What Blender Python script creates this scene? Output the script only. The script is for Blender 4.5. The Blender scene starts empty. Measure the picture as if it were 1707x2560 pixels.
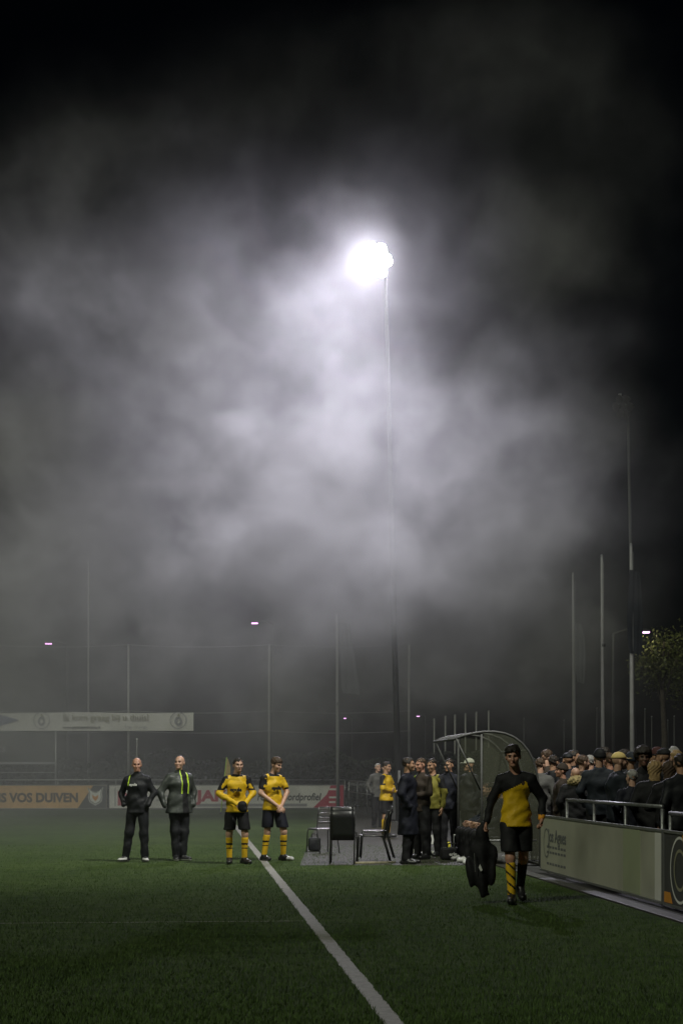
import bpy, bmesh, math, random
import numpy as np
from mathutils import Vector, Matrix
R = math.radians
scene = bpy.context.scene
C = scene.collection

# ------------------------------------------------------------------ camera
F, CX, HY, CH = 4200.0, 853.5, 1930.0, 1.55      # focal length and centre in photo pixels, horizon row, eye height
cam_data = bpy.data.cameras.new('camera')
cam = bpy.data.objects.new('camera', cam_data)
C.objects.link(cam)
cam.location = (0, 0, CH)
cam.rotation_euler = (R(90), 0, 0)
cam_data.sensor_fit = 'VERTICAL'
cam_data.sensor_height = 36
cam_data.lens = F / 2560 * 36
cam_data.shift_y = (HY - 1280) / 2560
cam_data.clip_start, cam_data.clip_end = 0.3, 2000
cam_data.dof.use_dof = False
scene.camera = cam

# ------------------------------------------------------------------ night sky, dim key light, exposure
SUN_EL, SUN_AZ = 44, 222                           # degrees; azimuth measured from +Y towards +X
world = bpy.data.worlds.new('World')
scene.world = world
world.use_nodes = True
wn, wl = world.node_tree.nodes, world.node_tree.links
wn.clear()
sky = wn.new('ShaderNodeTexSky')
sky.sky_type = 'NISHITA'
sky.sun_disc = False
sky.sun_elevation = R(SUN_EL)
sky.sun_rotation = R(SUN_AZ)
bg = wn.new('ShaderNodeBackground')
bg.inputs['Strength'].default_value = 0.0003
wo = wn.new('ShaderNodeOutputWorld')
wl.new(sky.outputs[0], bg.inputs[0])
wl.new(bg.outputs[0], wo.inputs[0])
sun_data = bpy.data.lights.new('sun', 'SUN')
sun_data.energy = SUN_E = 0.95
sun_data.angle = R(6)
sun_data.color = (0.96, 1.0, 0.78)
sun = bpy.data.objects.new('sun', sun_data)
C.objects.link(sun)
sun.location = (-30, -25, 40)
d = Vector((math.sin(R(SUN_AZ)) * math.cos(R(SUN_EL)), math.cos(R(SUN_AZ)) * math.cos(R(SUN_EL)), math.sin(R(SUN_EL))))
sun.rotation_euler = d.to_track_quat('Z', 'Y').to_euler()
scene.view_settings.view_transform = 'Standard'
scene.view_settings.look = 'None'
scene.view_settings.exposure = 0
scene.view_settings.gamma = 1
scene.view_settings.use_curve_mapping = False
scene.cycles.volume_bounces = 1
scene.cycles.max_bounces = 6
scene.cycles.volume_step_rate = 6.0
scene.cycles.volume_max_steps = 512
scene.cycles.use_denoising = True
scene.cycles.sample_clamp_indirect = 3

def at(px, py, Y):
    """world point whose photograph position is (px, py) at Y metres from the camera"""
    return Vector(((px - CX) / F * Y, Y, CH + (HY - py) / F * Y))
def ground(px, py):
    return at(px, py, CH * F / (py - HY))
TD = Vector((-0.0888, 1, 0)).normalized()         # direction of the touchline
TN = Vector((TD.y, -TD.x, 0))                     # across it, away from the pitch
def tl(Y, off, z=0.0):
    """a point Y metres away, off metres outside the touchline"""
    return Vector((1.24 - 0.0888 * Y + off, Y, z))

# ------------------------------------------------------------------ helpers
def tag(o, label, cat, group=None, kind=None):
    o['label'] = label
    o['category'] = cat
    if group: o['group'] = group
    if kind: o['kind'] = kind
    return o
def empty(name, loc=(0, 0, 0), rz=0.0):
    o = bpy.data.objects.new(name, None)
    C.objects.link(o)
    o.location = loc
    o.rotation_euler = (0, 0, rz)
    o.empty_display_size = .2
    return o
def link(name, me, mat=None, parent=None, loc=None, rz=None):
    o = bpy.data.objects.new(name, me)
    C.objects.link(o)
    if mat is not None:
        for m in (mat if isinstance(mat, (list, tuple)) else [mat]): me.materials.append(m)
    if parent is not None: o.parent = parent
    if loc is not None: o.location = loc
    if rz is not None: o.rotation_euler = (0, 0, rz)
    return o
def material(name, col, rough=.7, spec=.3, metal=0.0, var=.25, scale=6.0, bump=0.0, bscale=40.0, col2=None, dirt=0.0, coords='Object', sheen=0.0, emit=None):
    """procedural surface: base colour broken up by noise, uneven gloss, fine relief"""
    m = bpy.data.materials.new(name)
    m.use_nodes = True
    n, l = m.node_tree.nodes, m.node_tree.links
    b = n['Principled BSDF']
    tc = n.new('ShaderNodeTexCoord')
    nz = n.new('ShaderNodeTexNoise')
    nz.inputs['Scale'].default_value = scale; nz.inputs['Detail'].default_value = 5; nz.inputs['Roughness'].default_value = .62
    l.new(tc.outputs[coords], nz.inputs['Vector'])
    rp = n.new('ShaderNodeValToRGB')
    a = col2 if col2 else tuple(c * (1 - var) for c in col)
    bb = col if col2 else tuple(min(1, c * (1 + var * .6)) for c in col)
    rp.color_ramp.elements[0].position, rp.color_ramp.elements[1].position = .32, .68
    rp.color_ramp.elements[0].color = (*a, 1); rp.color_ramp.elements[1].color = (*bb, 1)
    l.new(nz.outputs[0], rp.inputs[0])
    src = rp.outputs[0]
    if dirt:
        n2 = n.new('ShaderNodeTexNoise'); n2.inputs['Scale'].default_value = scale * .37; n2.inputs['Detail'].default_value = 8
        l.new(tc.outputs[coords], n2.inputs['Vector'])
        r2 = n.new('ShaderNodeValToRGB'); r2.color_ramp.elements[0].position, r2.color_ramp.elements[1].position = .48, .75
        l.new(n2.outputs[0], r2.inputs[0])
        mx = n.new('ShaderNodeMix'); mx.data_type = 'RGBA'
        fm = n.new('ShaderNodeMath'); fm.operation = 'MULTIPLY'; fm.inputs[1].default_value = dirt
        l.new(r2.outputs[0], fm.inputs[0]); l.new(fm.outputs[0], mx.inputs[0])
        l.new(src, mx.inputs[6]); mx.inputs[7].default_value = (.06, .055, .04, 1)
        src = mx.outputs[2]
    l.new(src, b.inputs['Base Color'])
    rr = n.new('ShaderNodeMapRange'); rr.inputs['To Min'].default_value = max(.04, rough - .15); rr.inputs['To Max'].default_value = min(1, rough + .15)
    l.new(nz.outputs[0], rr.inputs[0]); l.new(rr.outputs[0], b.inputs['Roughness'])
    b.inputs['Metallic'].default_value = metal
    b.inputs['Specular IOR Level'].default_value = spec
    if sheen: b.inputs['Sheen Weight'].default_value = sheen
    if bump:
        n3 = n.new('ShaderNodeTexNoise'); n3.inputs['Scale'].default_value = bscale; n3.inputs['Detail'].default_value = 4
        l.new(tc.outputs[coords], n3.inputs['Vector'])
        bp = n.new('ShaderNodeBump'); bp.inputs['Strength'].default_value = bump; bp.inputs['Distance'].default_value = .02
        l.new(n3.outputs[0], bp.inputs['Height']); l.new(bp.outputs[0], b.inputs['Normal'])
    if emit:
        b.inputs['Emission Color'].default_value = (*emit[0], 1); b.inputs['Emission Strength'].default_value = emit[1]
    return m

class MB:
    """collects boxes, tubes and lathes into one mesh"""
    def __init__(s): s.v, s.f = [], []
    def quad(s, *p):
        i = len(s.v); s.v += [tuple(q) for q in p]; s.f.append(tuple(range(i, i + len(p)))); return s
    def box(s, lo, hi, M=None):
        x0, y0, z0 = lo; x1, y1, z1 = hi
        p = [Vector(q) for q in ((x0, y0, z0), (x1, y0, z0), (x1, y1, z0), (x0, y1, z0), (x0, y0, z1), (x1, y0, z1), (x1, y1, z1), (x0, y1, z1))]
        if M is not None: p = [M @ q for q in p]
        i = len(s.v); s.v += [tuple(q) for q in p]
        s.f += [(i, i + 3, i + 2, i + 1), (i + 4, i + 5, i + 6, i + 7), (i, i + 1, i + 5, i + 4), (i + 1, i + 2, i + 6, i + 5), (i + 2, i + 3, i + 7, i + 6), (i + 3, i, i + 4, i + 7)]
        return s
    def tube(s, pts, r, n=10, cap=True, flat=None):
        pts = [Vector(p) for p in pts]
        rs = r if isinstance(r, (list, tuple)) else [r] * len(pts)
        rings = []
        side = None
        for k, p in enumerate(pts):
            t = (pts[min(k + 1, len(pts) - 1)] - pts[max(k - 1, 0)]).normalized()
            if side is None:
                side = t.orthogonal().normalized() if abs(t.z) < .95 else Vector((1, 0, 0))
            side = (side - t * side.dot(t)).normalized()
            up = t.cross(side)
            i = len(s.v)
            for a in range(n):
                an = 2 * math.pi * a / n
                s.v.append(tuple(p + (side * math.cos(an) + up * math.sin(an)) * rs[k]))
            rings.append(i)
        for a, b in zip(rings, rings[1:]):
            for j in range(n): s.f.append((a + j, a + (j + 1) % n, b + (j + 1) % n, b + j))
        if cap:
            s.f.append(tuple(rings[0] + j for j in reversed(range(n)))); s.f.append(tuple(rings[-1] + j for j in range(n)))
        return s
    def lathe(s, prof, n=16, c=(0, 0, 0)):
        i = len(s.v)
        for r, z in prof:
            for a in range(n):
                an = 2 * math.pi * a / n
                s.v.append((c[0] + r * math.cos(an), c[1] + r * math.sin(an), c[2] + z))
        for k in range(len(prof) - 1):
            for j in range(n):
                s.f.append((i + k * n + j, i + k * n + (j + 1) % n, i + (k + 1) * n + (j + 1) % n, i + (k + 1) * n + j))
        return s
    def grid(s, nx, ny, fn):
        i = len(s.v)
        for b in range(ny + 1):
            for a in range(nx + 1): s.v.append(tuple(fn(a, b)))
        for b in range(ny):
            for a in range(nx):
                k = i + b * (nx + 1) + a
                s.f.append((k, k + 1, k + nx + 2, k + nx + 1))
        return s
    def mesh(s, name, smooth=False):
        me = bpy.data.meshes.new(name)
        me.from_pydata(s.v, [], s.f)
        if smooth: me.polygons.foreach_set('use_smooth', [True] * len(me.polygons))
        me.update()
        return me
    def build(s, name, mat, parent=None, loc=None, rz=None, smooth=False, bevel=0.0):
        o = link(name, s.mesh(name, smooth), mat, parent, loc, rz)
        if bevel:
            md = o.modifiers.new('bevel', 'BEVEL'); md.width = bevel; md.segments = 2; md.limit_method = 'ANGLE'
        return o
def lettering(text, size, mat, parent, loc, rot=(R(90), 0, 0), align='LEFT', bold=0.0, shear=0.0, stretch=1.0, name='lettering', ext=.002):
    cu = bpy.data.curves.new(name, 'FONT')
    cu.body = text; cu.size = size; cu.align_x = align; cu.align_y = 'BOTTOM_BASELINE'
    cu.offset = bold; cu.shear = shear; cu.extrude = ext; cu.resolution_u = 3
    cu.materials.append(mat)
    o = bpy.data.objects.new(name, cu); C.objects.link(o)
    o.parent = parent; o.location = loc; o.rotation_euler = rot; o.scale = (stretch, 1, 1)
    return o

# ------------------------------------------------------------------ sculpting: distance fields meshed by surface nets
f32 = np.float32
def cone_(P, a, b, ra, rb, fl=(1, 1, 1)):
    a = np.array(a, f32); b = np.array(b, f32); ab = b - a
    q = P - a
    t = np.clip((q @ ab) / max(float(ab @ ab), 1e-9), 0, 1)
    q = q - t[:, None] * ab
    if fl != (1, 1, 1):
        return (np.sqrt(((q / np.array(fl, f32)) ** 2).sum(1)) - (ra + (rb - ra) * t)) * min(fl)
    return np.sqrt((q * q).sum(1)) - (ra + (rb - ra) * t)
def ell_(P, c, r):
    r = np.array(r, f32)
    q = (P - np.array(c, f32)) / r
    return (np.sqrt((q * q).sum(1)) - 1) * float(r.min())
def smin(a, b, k):
    h = np.clip(.5 + .5 * (b - a) / k, 0, 1)
    return b + (a - b) * h - k * h * (1 - h)
def smax(a, b, k): return -smin(-a, -b, k)
def nets(fn, lo, hi, h):
    """surface of fn = 0 inside the box lo..hi as quads"""
    lo = np.array(lo, f32); hi = np.array(hi, f32)
    n = np.maximum(np.ceil((hi - lo) / h).astype(int) + 1, 4)
    ax = [lo[i] + h * np.arange(n[i], dtype=f32) for i in range(3)]
    G = np.stack(np.meshgrid(*ax, indexing='ij'), -1).reshape(-1, 3)
    V = fn(G).reshape(n)
    V[0] = V[-1] = .05; V[:, 0] = V[:, -1] = .05; V[:, :, 0] = V[:, :, -1] = .05
    S = V < 0
    c = [(i, j, k) for i in (0, 1) for j in (0, 1) for k in (0, 1)]
    def cut(A, o): return A[o[0]:n[0] - 1 + o[0], o[1]:n[1] - 1 + o[1], o[2]:n[2] - 1 + o[2]]
    cnt = sum(cut(S, o).astype(np.int8) for o in c)
    act = (cnt > 0) & (cnt < 8)
    idx = np.argwhere(act)
    if len(idx) == 0: return np.zeros((0, 3)), []
    vid = -np.ones(act.shape, int); vid[act] = np.arange(len(idx))
    cv = {o: V[idx[:, 0] + o[0], idx[:, 1] + o[1], idx[:, 2] + o[2]] for o in c}
    acc = np.zeros((len(idx), 3), f32); num = np.zeros(len(idx), f32)
    for a in c:
        for d_ in range(3):
            if a[d_] == 1: continue
            b = list(a); b[d_] = 1; b = tuple(b)
            va, vb = cv[a], cv[b]
            x = (va < 0) != (vb < 0)
            t = np.where(x, va / np.where(x, va - vb, 1), 0)
            p = np.tile(np.array(a, f32), (len(idx), 1)); p[:, d_] = t
            acc[x] += p[x]; num[x] += 1
    verts = lo + (idx + acc / num[:, None]) * h
    faces = []
    for d_ in range(3):
        u, v = [(1, 2), (2, 0), (0, 1)][d_]
        s0 = [slice(None)] * 3; s1 = [slice(None)] * 3
        s0[d_] = slice(0, -1); s1[d_] = slice(1, None)
        A, B = S[tuple(s0)], S[tuple(s1)]
        e = np.argwhere(A != B)
        e = e[(e[:, u] > 0) & (e[:, v] > 0) & (e[:, u] < n[u] - 1) & (e[:, v] < n[v] - 1)]
        if len(e) == 0: continue
        def cell(du, dv):
            q = e.copy(); q[:, u] += du; q[:, v] += dv
            return vid[q[:, 0], q[:, 1], q[:, 2]]
        Q = np.stack([cell(-1, -1), cell(0, -1), cell(0, 0), cell(-1, 0)], 1)
        fl = ~A[e[:, 0], e[:, 1], e[:, 2]]
        Q[fl] = Q[fl][:, ::-1]
        faces.append(Q)
    F_ = np.concatenate(faces)
    F_ = F_[(F_ >= 0).all(1)]
    return verts, F_
def net_mesh(name, parts, paint=None):
    """parts: list of (verts, faces, slot); paint(centroids, slot) may return slots per face"""
    V, Fc, S = [], [], []
    o = 0
    for v, f, s in parts:
        if len(v) == 0: continue
        V.append(np.asarray(v)); Fc.append(np.asarray(f) + o); o += len(v)
        if callable(s): s = s(np.asarray(v)[np.asarray(f)].mean(1))
        S.append(np.full(len(f), s) if np.isscalar(s) else s)
    V = np.concatenate(V); Fc = np.concatenate(Fc); S = np.concatenate(S)
    me = bpy.data.meshes.new(name)
    me.vertices.add(len(V)); me.vertices.foreach_set('co', V.astype(f32).ravel())
    me.loops.add(len(Fc) * 4); me.loops.foreach_set('vertex_index', Fc.astype(np.int32).ravel())
    me.polygons.add(len(Fc)); me.polygons.foreach_set('loop_start', np.arange(0, len(Fc) * 4, 4, dtype=np.int32))
    me.polygons.foreach_set('material_index', S.astype(np.int32))
    me.polygons.foreach_set('use_smooth', np.ones(len(Fc), bool))
    me.update(calc_edges=True)
    return me

# ------------------------------------------------------------------ people
def folds(P, amp, seed=0.0):
    x, y, z = P[:, 0], P[:, 1], P[:, 2]
    return amp * (np.abs(np.sin(11 * z + 14 * np.abs(x) + seed + 1.5 * np.sin(7 * x + seed))) * .9 - .45 + np.sin(23 * z + 9 * x + seed) * .4 + np.sin(31 * x - 17 * z + 1.7 * seed + 4 * np.sin(9 * z)) * .35 + np.sin(41 * y + 27 * z + 2.3 * seed) * .3)
def head_field(P):
    d_ = ell_(P, (0, .012, .032), (.076, .096, .088))
    d_ = smin(d_, ell_(P, (0, -.028, -.048), (.056, .062, .066)), .045)
    d_ = smin(d_, ell_(P, (0, -.072, -.088), (.026, .022, .020)), .03)
    for s in (-1, 1):
        d_ = smin(d_, ell_(P, (s * .042, -.058, -.022), (.022, .026, .024)), .02)
        d_ = smin(d_, ell_(P, (s * .079, .014, -.008), (.010, .020, .032)), .008)
    d_ = smin(d_, cone_(P, (-.038, -.078, .028), (.038, -.078, .028), .011, .011), .018)
    for s in (-1, 1):
        d_ = smax(d_, -ell_(P, (s * .033, -.098, .008), (.021, .020, .014)), .014)
    d_ = smin(d_, cone_(P, (0, -.088, .016), (0, -.108, -.026), .008, .014), .012)
    d_ = smin(d_, cone_(P, (-.018, -.089, -.056), (.018, -.089, -.056), .007, .007), .01)
    return d_
HEAD = nets(head_field, (-.11, -.14, -.13), (.11, .13, .14), .0068)
def eye_slots(Cn):
    s = np.zeros(len(Cn), int)
    for sx in (-1, 1):
        e = ((Cn[:, 0] - sx * .033) / .015) ** 2 + ((Cn[:, 2] - .007) / .007) ** 2 < 1
        s[e & (Cn[:, 1] < -.06)] = 1
    lip = (np.abs(Cn[:, 0]) < .019) & (np.abs(Cn[:, 2] + .056) < .006) & (Cn[:, 1] < -.075)
    s[lip] = 2
    br = (np.abs(np.abs(Cn[:, 0]) - .034) < .020) & (np.abs(Cn[:, 2] - .030) < .006) & (Cn[:, 1] < -.06)
    s[br] = 1
    return s
def hand_field(P, curl):
    # wrist at the origin, fingers towards -z, palm facing +x, thumb towards -y
    d_ = cone_(P, (0, -.022, -.03), (0, -.026, -.085), .022, .018, (.62, 1, 1))
    d_ = smin(d_, cone_(P, (0, .012, -.03), (0, .026, -.080), .022, .017, (.62, 1, 1)), .02)
    d_ = smin(d_, cone_(P, (0, 0, .04), (0, 0, -.03), .027, .024, (.8, 1, 1)), .02)
    for k, (y, L_) in enumerate(((-.034, .072), (-.011, .082), (.012, .076), (.033, .060))):
        a = Vector((0, y, -.092)); an = curl * .45; seg = L_ / 2.4
        for q in range(3):
            b = a + Vector((math.sin(an), 0, -math.cos(an))) * seg * (1 if q == 0 else .75)
            r0 = .0098 - .0012 * q
            d_ = smin(d_, cone_(P, a, b, r0, r0 - .001), .005)
            a = b; an += curl
    d_ = smin(d_, cone_(P, (.004, -.028, -.035), (.020, -.052, -.068), .014, .011), .012)
    d_ = smin(d_, cone_(P, (.020, -.052, -.068), (.030, -.050, -.098), .0105, .009), .006)
    return d_
HANDS = {k: nets(lambda P, c=c: hand_field(P, c), (-.05, -.08, -.20), (.11, .065, .07), .0065) for k, c in (('relaxed', .42), ('grip', 1.25))}

BASE = dict(pel=(0, 0, .97), wai=(0, .005, 1.12), che=(0, .01, 1.32), nek=(0, .02, 1.49), hea=(0, -.01, 1.672),
            sh=(.172, .012, 1.415), el=(.235, .035, 1.155), wr=(.255, -.04, .90), hi=(.092, 0, .93), kn=(.105, -.012, .50), an=(.108, .025, .085), to=(.135, -.145, .035))
def pose(H=1.8, width=1.0, **kw):
    J = {}
    for k, v in BASE.items():
        if len(k) == 3: J[k] = Vector(v)
        else:
            J[k + 'L'] = Vector(v); J[k + 'R'] = Vector((-v[0], v[1], v[2]))
    for k, v in kw.items(): J[k] = Vector(v)
    s = H / 1.8
    for k in J: J[k] = J[k] * s
    J['s'] = s; J['w'] = width
    return J
def torso_parts(J, g):
    s, w = J['s'], J['w']
    return [(J['pel'], J['wai'], .092 * s + g, .086 * s + g, (1.5 * w, 1.1 * w, 1)), (J['wai'], J['che'], .086 * s + g, .100 * s + g, (1.45 * w, 1.1 * w, 1)),
            (J['che'], (J['che'] + J['nek']) / 2, .100 * s + g, .080 * s + g, (1.5 * w, 1.05 * w, 1)),
            (J['shL'], J['nek'] - Vector((0, 0, .02)), .052 * s + g, .048 * s + g * .8), (J['shR'], J['nek'] - Vector((0, 0, .02)), .052 * s + g, .048 * s + g * .8)]
def limb(J, side, kind, g=0.0, upto=1.0):
    s, w = J['s'], .5 + .5 * J['w']
    k = {'upper': ('sh', 'el', .052, .042), 'fore': ('el', 'wr', .043, .028), 'thigh': ('hi', 'kn', .085, .056), 'shin': ('kn', 'an', .054, .036)}[kind]
    a, b = J[k[0] + side], J[k[1] + side]
    rb = k[2] + (k[3] - k[2]) * upto
    return (a, a.lerp(b, upto), k[2] * s * w + g, rb * s * w + g)
def field(parts, k=.022, amp=0.0, seed=0.0, cuts=()):
    def fn(P):
        d_ = None
        for p in parts:
            v = cone_(P, *p)
            d_ = v if d_ is None else smin(d_, v, k)
        if amp: d_ = d_ + folds(P, amp, seed)
        for (c, n_) in cuts:                       # keep the side the normal points away from
            d_ = smax(d_, (P - np.array(c, f32)) @ np.array(n_, f32), .012)
        return d_
    return fn
def extent(parts, pad=.06):
    lo = np.full(3, 9.0); hi = np.full(3, -9.0)
    for p in parts:
        fl = np.array(p[4] if len(p) > 4 else (1, 1, 1))
        for c, r in ((p[0], p[2]), (p[1], p[3])):
            lo = np.minimum(lo, np.array(c) - r * fl - pad); hi = np.maximum(hi, np.array(c) + r * fl + pad)
    return lo, hi
def carve(parts, h, k=.022, amp=0.0, seed=0.0, cuts=()):
    lo, hi = extent(parts)
    return nets(field(parts, k, amp, seed, cuts), lo, hi, h)
def feet(J, side, g=0.0):
    s = J['s']; a, t = J['an' + side], J['to' + side]
    d_ = (t - a); d_.z = 0
    d_ = d_.normalized() if d_.length > .01 else Vector((0, -1, 0))
    base = Vector((a.x, a.y, t.z))
    heel = base - d_ * .045 * s; heel.z = a.z - .05 * s if a.z > .12 else .035
    return [(a, heel, .036 * s + g, .034 * s + g), (heel, t, .036 * s + g, .030 * s + g, (1.1, 1.1, 1)), (a, t.lerp(heel, .35), .038 * s + g, .034 * s + g)]
BODY_CACHE = {}
def body_mesh(key, J, h, yaw=0, pitch=0, roll=0, hands=('relaxed', 'relaxed')):
    parts = torso_parts(J, 0)
    for sd in 'LR':
        parts += [limb(J, sd, q) for q in ('upper', 'fore', 'thigh', 'shin')] + feet(J, sd)
        a, b = J['kn' + sd], J['an' + sd]
        parts.append((a.lerp(b, .2) + Vector((0, .018, 0)), a.lerp(b, .5) + Vector((0, .012, 0)), .046 * J['s'], .036 * J['s']))
    parts.append((J['nek'], J['hea'] + Vector((0, .02, -.05)) * J['s'], .060 * J['s'], .053 * J['s']))
    v, f = carve(parts, h)
    out = [(v, f, 0)]
    M = Matrix.Translation(J['hea']) @ Matrix.Rotation(R(yaw), 4, 'Z') @ Matrix.Rotation(R(pitch), 4, 'X') @ Matrix.Rotation(R(roll), 4, 'Y') @ Matrix.Scale(J['s'], 4)
    J['headM'] = M
    A = np.array(M)
    out.append((HEAD[0] @ A[:3, :3].T + A[:3, 3], HEAD[1], eye_slots(HEAD[0][HEAD[1]].mean(1))))
    for sd, kind in zip('LR', hands):
        if kind is None: continue
        e, w_ = J['el' + sd], J['wr' + sd]
        z = (e - w_).normalized()
        x = Vector((-1 if sd == 'L' else 1, 0, 0)) + Vector((0, -.25, 0))
        if J.get('palm' + sd): x = J['palm' + sd]
        x = (x - z * x.dot(z)).normalized()
        y = z.cross(x)
        B = np.array([list(x), list(y), list(z)]).T * J['s']
        hv, hf = HANDS[kind]
        if y.y < 0:                                 # keep the thumb to the front
            hv = hv * np.array((1, -1, 1)); hf = hf[:, ::-1]
        J['hand' + sd] = w_ - z * .09 * J['s']
        out.append((hv @ B.T + np.array(w_), hf, 0))
    return out
def cap_(name, o, me, mat): return link(name, me, mat, o)
SKIN = {}
def skin(tone):
    if tone not in SKIN:
        c = {'fair': (.50, .30, .22), 'ruddy': (.46, .24, .17), 'tan': (.40, .23, .15), 'dark': (.12, .065, .045)}[tone]
        SKIN[tone] = material('skin_' + tone, c, .45, .4, var=.18, scale=14)
    return SKIN[tone]
def hair_parts(J, style, h=.009):
    A = np.array(J['headM'])
    def fn(P):
        base = ell_(P, (0, .014, .036), (.082, .101, .092))
        if style == 'curly':
            base = ell_(P, (0, .006, .056), (.090, .106, .092)) + .010 * np.sin(90 * P[:, 0] + 20 * P[:, 2]) * np.sin(85 * P[:, 2] + 10 * P[:, 1]) * np.sin(80 * P[:, 1])
        elif style == 'afro':
            base = ell_(P, (0, .02, .055), (.125, .13, .125)) + .008 * np.sin(70 * P[:, 0]) * np.sin(66 * P[:, 2]) * np.sin(72 * P[:, 1])
        elif style == 'long':
            base = smin(base, cone_(P, (0, .055, .02), (0, .075, -.22), .085, .062, (1.15, .62, 1)), .05)
            base = base + .004 * np.sin(120 * P[:, 0] + 8 * np.sin(20 * P[:, 2]))
        else:
            base = base + .0055 * np.sin(105 * P[:, 0] + 45 * P[:, 1]) * np.sin(88 * P[:, 1] + 60 * P[:, 2]) + .004 * np.sin(60 * P[:, 0] - 80 * P[:, 2])
        # hairline: above the brow in front, down to the nape behind
        z, y = P[:, 2], P[:, 1]
        line = np.where(y < -.02, .066 + .006 * np.sin(140 * P[:, 0]), .062 - (y + .02) * 1.25)
        line = np.where((np.abs(P[:, 0]) > .06) & (y > -.035) & (y < .03), np.minimum(line, .005), line)
        if style == 'long': line = np.where(y < -.03, .055, np.where(y < .0, .0, -.30))
        if style == 'bald_sides': base = smax(base, z - .035, .01)
        d_ = smax(base, line - z, .008)
        return smax(d_, -ell_(P, (0, .012, .02), (.068, .086, .075)), .004)
    lo, hi = (-.16, -.14, -.33 if style == 'long' else -.1), (.16, .18, .21)
    v, f = nets(fn, lo, hi, h)
    return (v @ A[:3, :3].T + A[:3, 3], f)
def cap_parts(J, h=.009):
    A = np.array(J['headM'])
    def fn(P):
        d_ = smax(ell_(P, (0, .014, .045), (.089, .107, .092)), .045 - P[:, 2], .006)
        br = smax(ell_(P, (0, -.10, .048), (.078, .092, .020)), P[:, 2] - .056 + .6 * (P[:, 1] + .19) * .12, .004)
        d_ = smin(d_, smax(br, np.abs(P[:, 2] - .05 - .12 * (P[:, 1] + .1)) - .006, .003), .006)
        d_ = smin(d_, ell_(P, (0, .014, .137), (.009, .009, .006)), .003)
        return smax(d_, -ell_(P, (0, .012, .03), (.070, .088, .083)), .004)
    v, f = nets(fn, (-.12, -.24, .0), (.12, .15, .16), h)
    return (v @ A[:3, :3].T + A[:3, 3], f)
def beanie_parts(J, h=.010):
    A = np.array(J['headM'])
    def fn(P):
        d_ = smax(ell_(P, (0, .018, .04), (.088, .107, .105)), .018 - P[:, 2] - .25 * P[:, 1], .006)
        d_ = smin(d_, smax(ell_(P, (0, .016, .035), (.094, .112, .11)), np.abs(P[:, 2] - .042 + .25 * P[:, 1]) - .022, .006), .004)
        return d_ + .002 * np.sin(150 * np.arctan2(P[:, 0], P[:, 1] - .015) / 6)
    v, f = nets(fn, (-.12, -.13, -.05), (.12, .15, .17), h)
    return (v @ A[:3, :3].T + A[:3, 3], f)
def hood_parts(J, h=.013):
    A = np.array(J['headM'])
    def fn(P):
        d_ = ell_(P, (0, .10, -.11), (.15, .10, .10))
        d_ = smin(d_, cone_(P, (-.10, .02, -.14), (.10, .02, -.14), .05, .05), .05)
        return smax(d_ + .01 * np.sin(95 * P[:, 0]) * np.sin(88 * P[:, 2] + 60 * P[:, 1]), -ell_(P, (0, .0, -.0), (.07, .09, .14)), .01)
    v, f = nets(fn, (-.24, -.12, -.26), (.24, .24, .04), h)
    return (v @ A[:3, :3].T + A[:3, 3], f)

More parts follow.
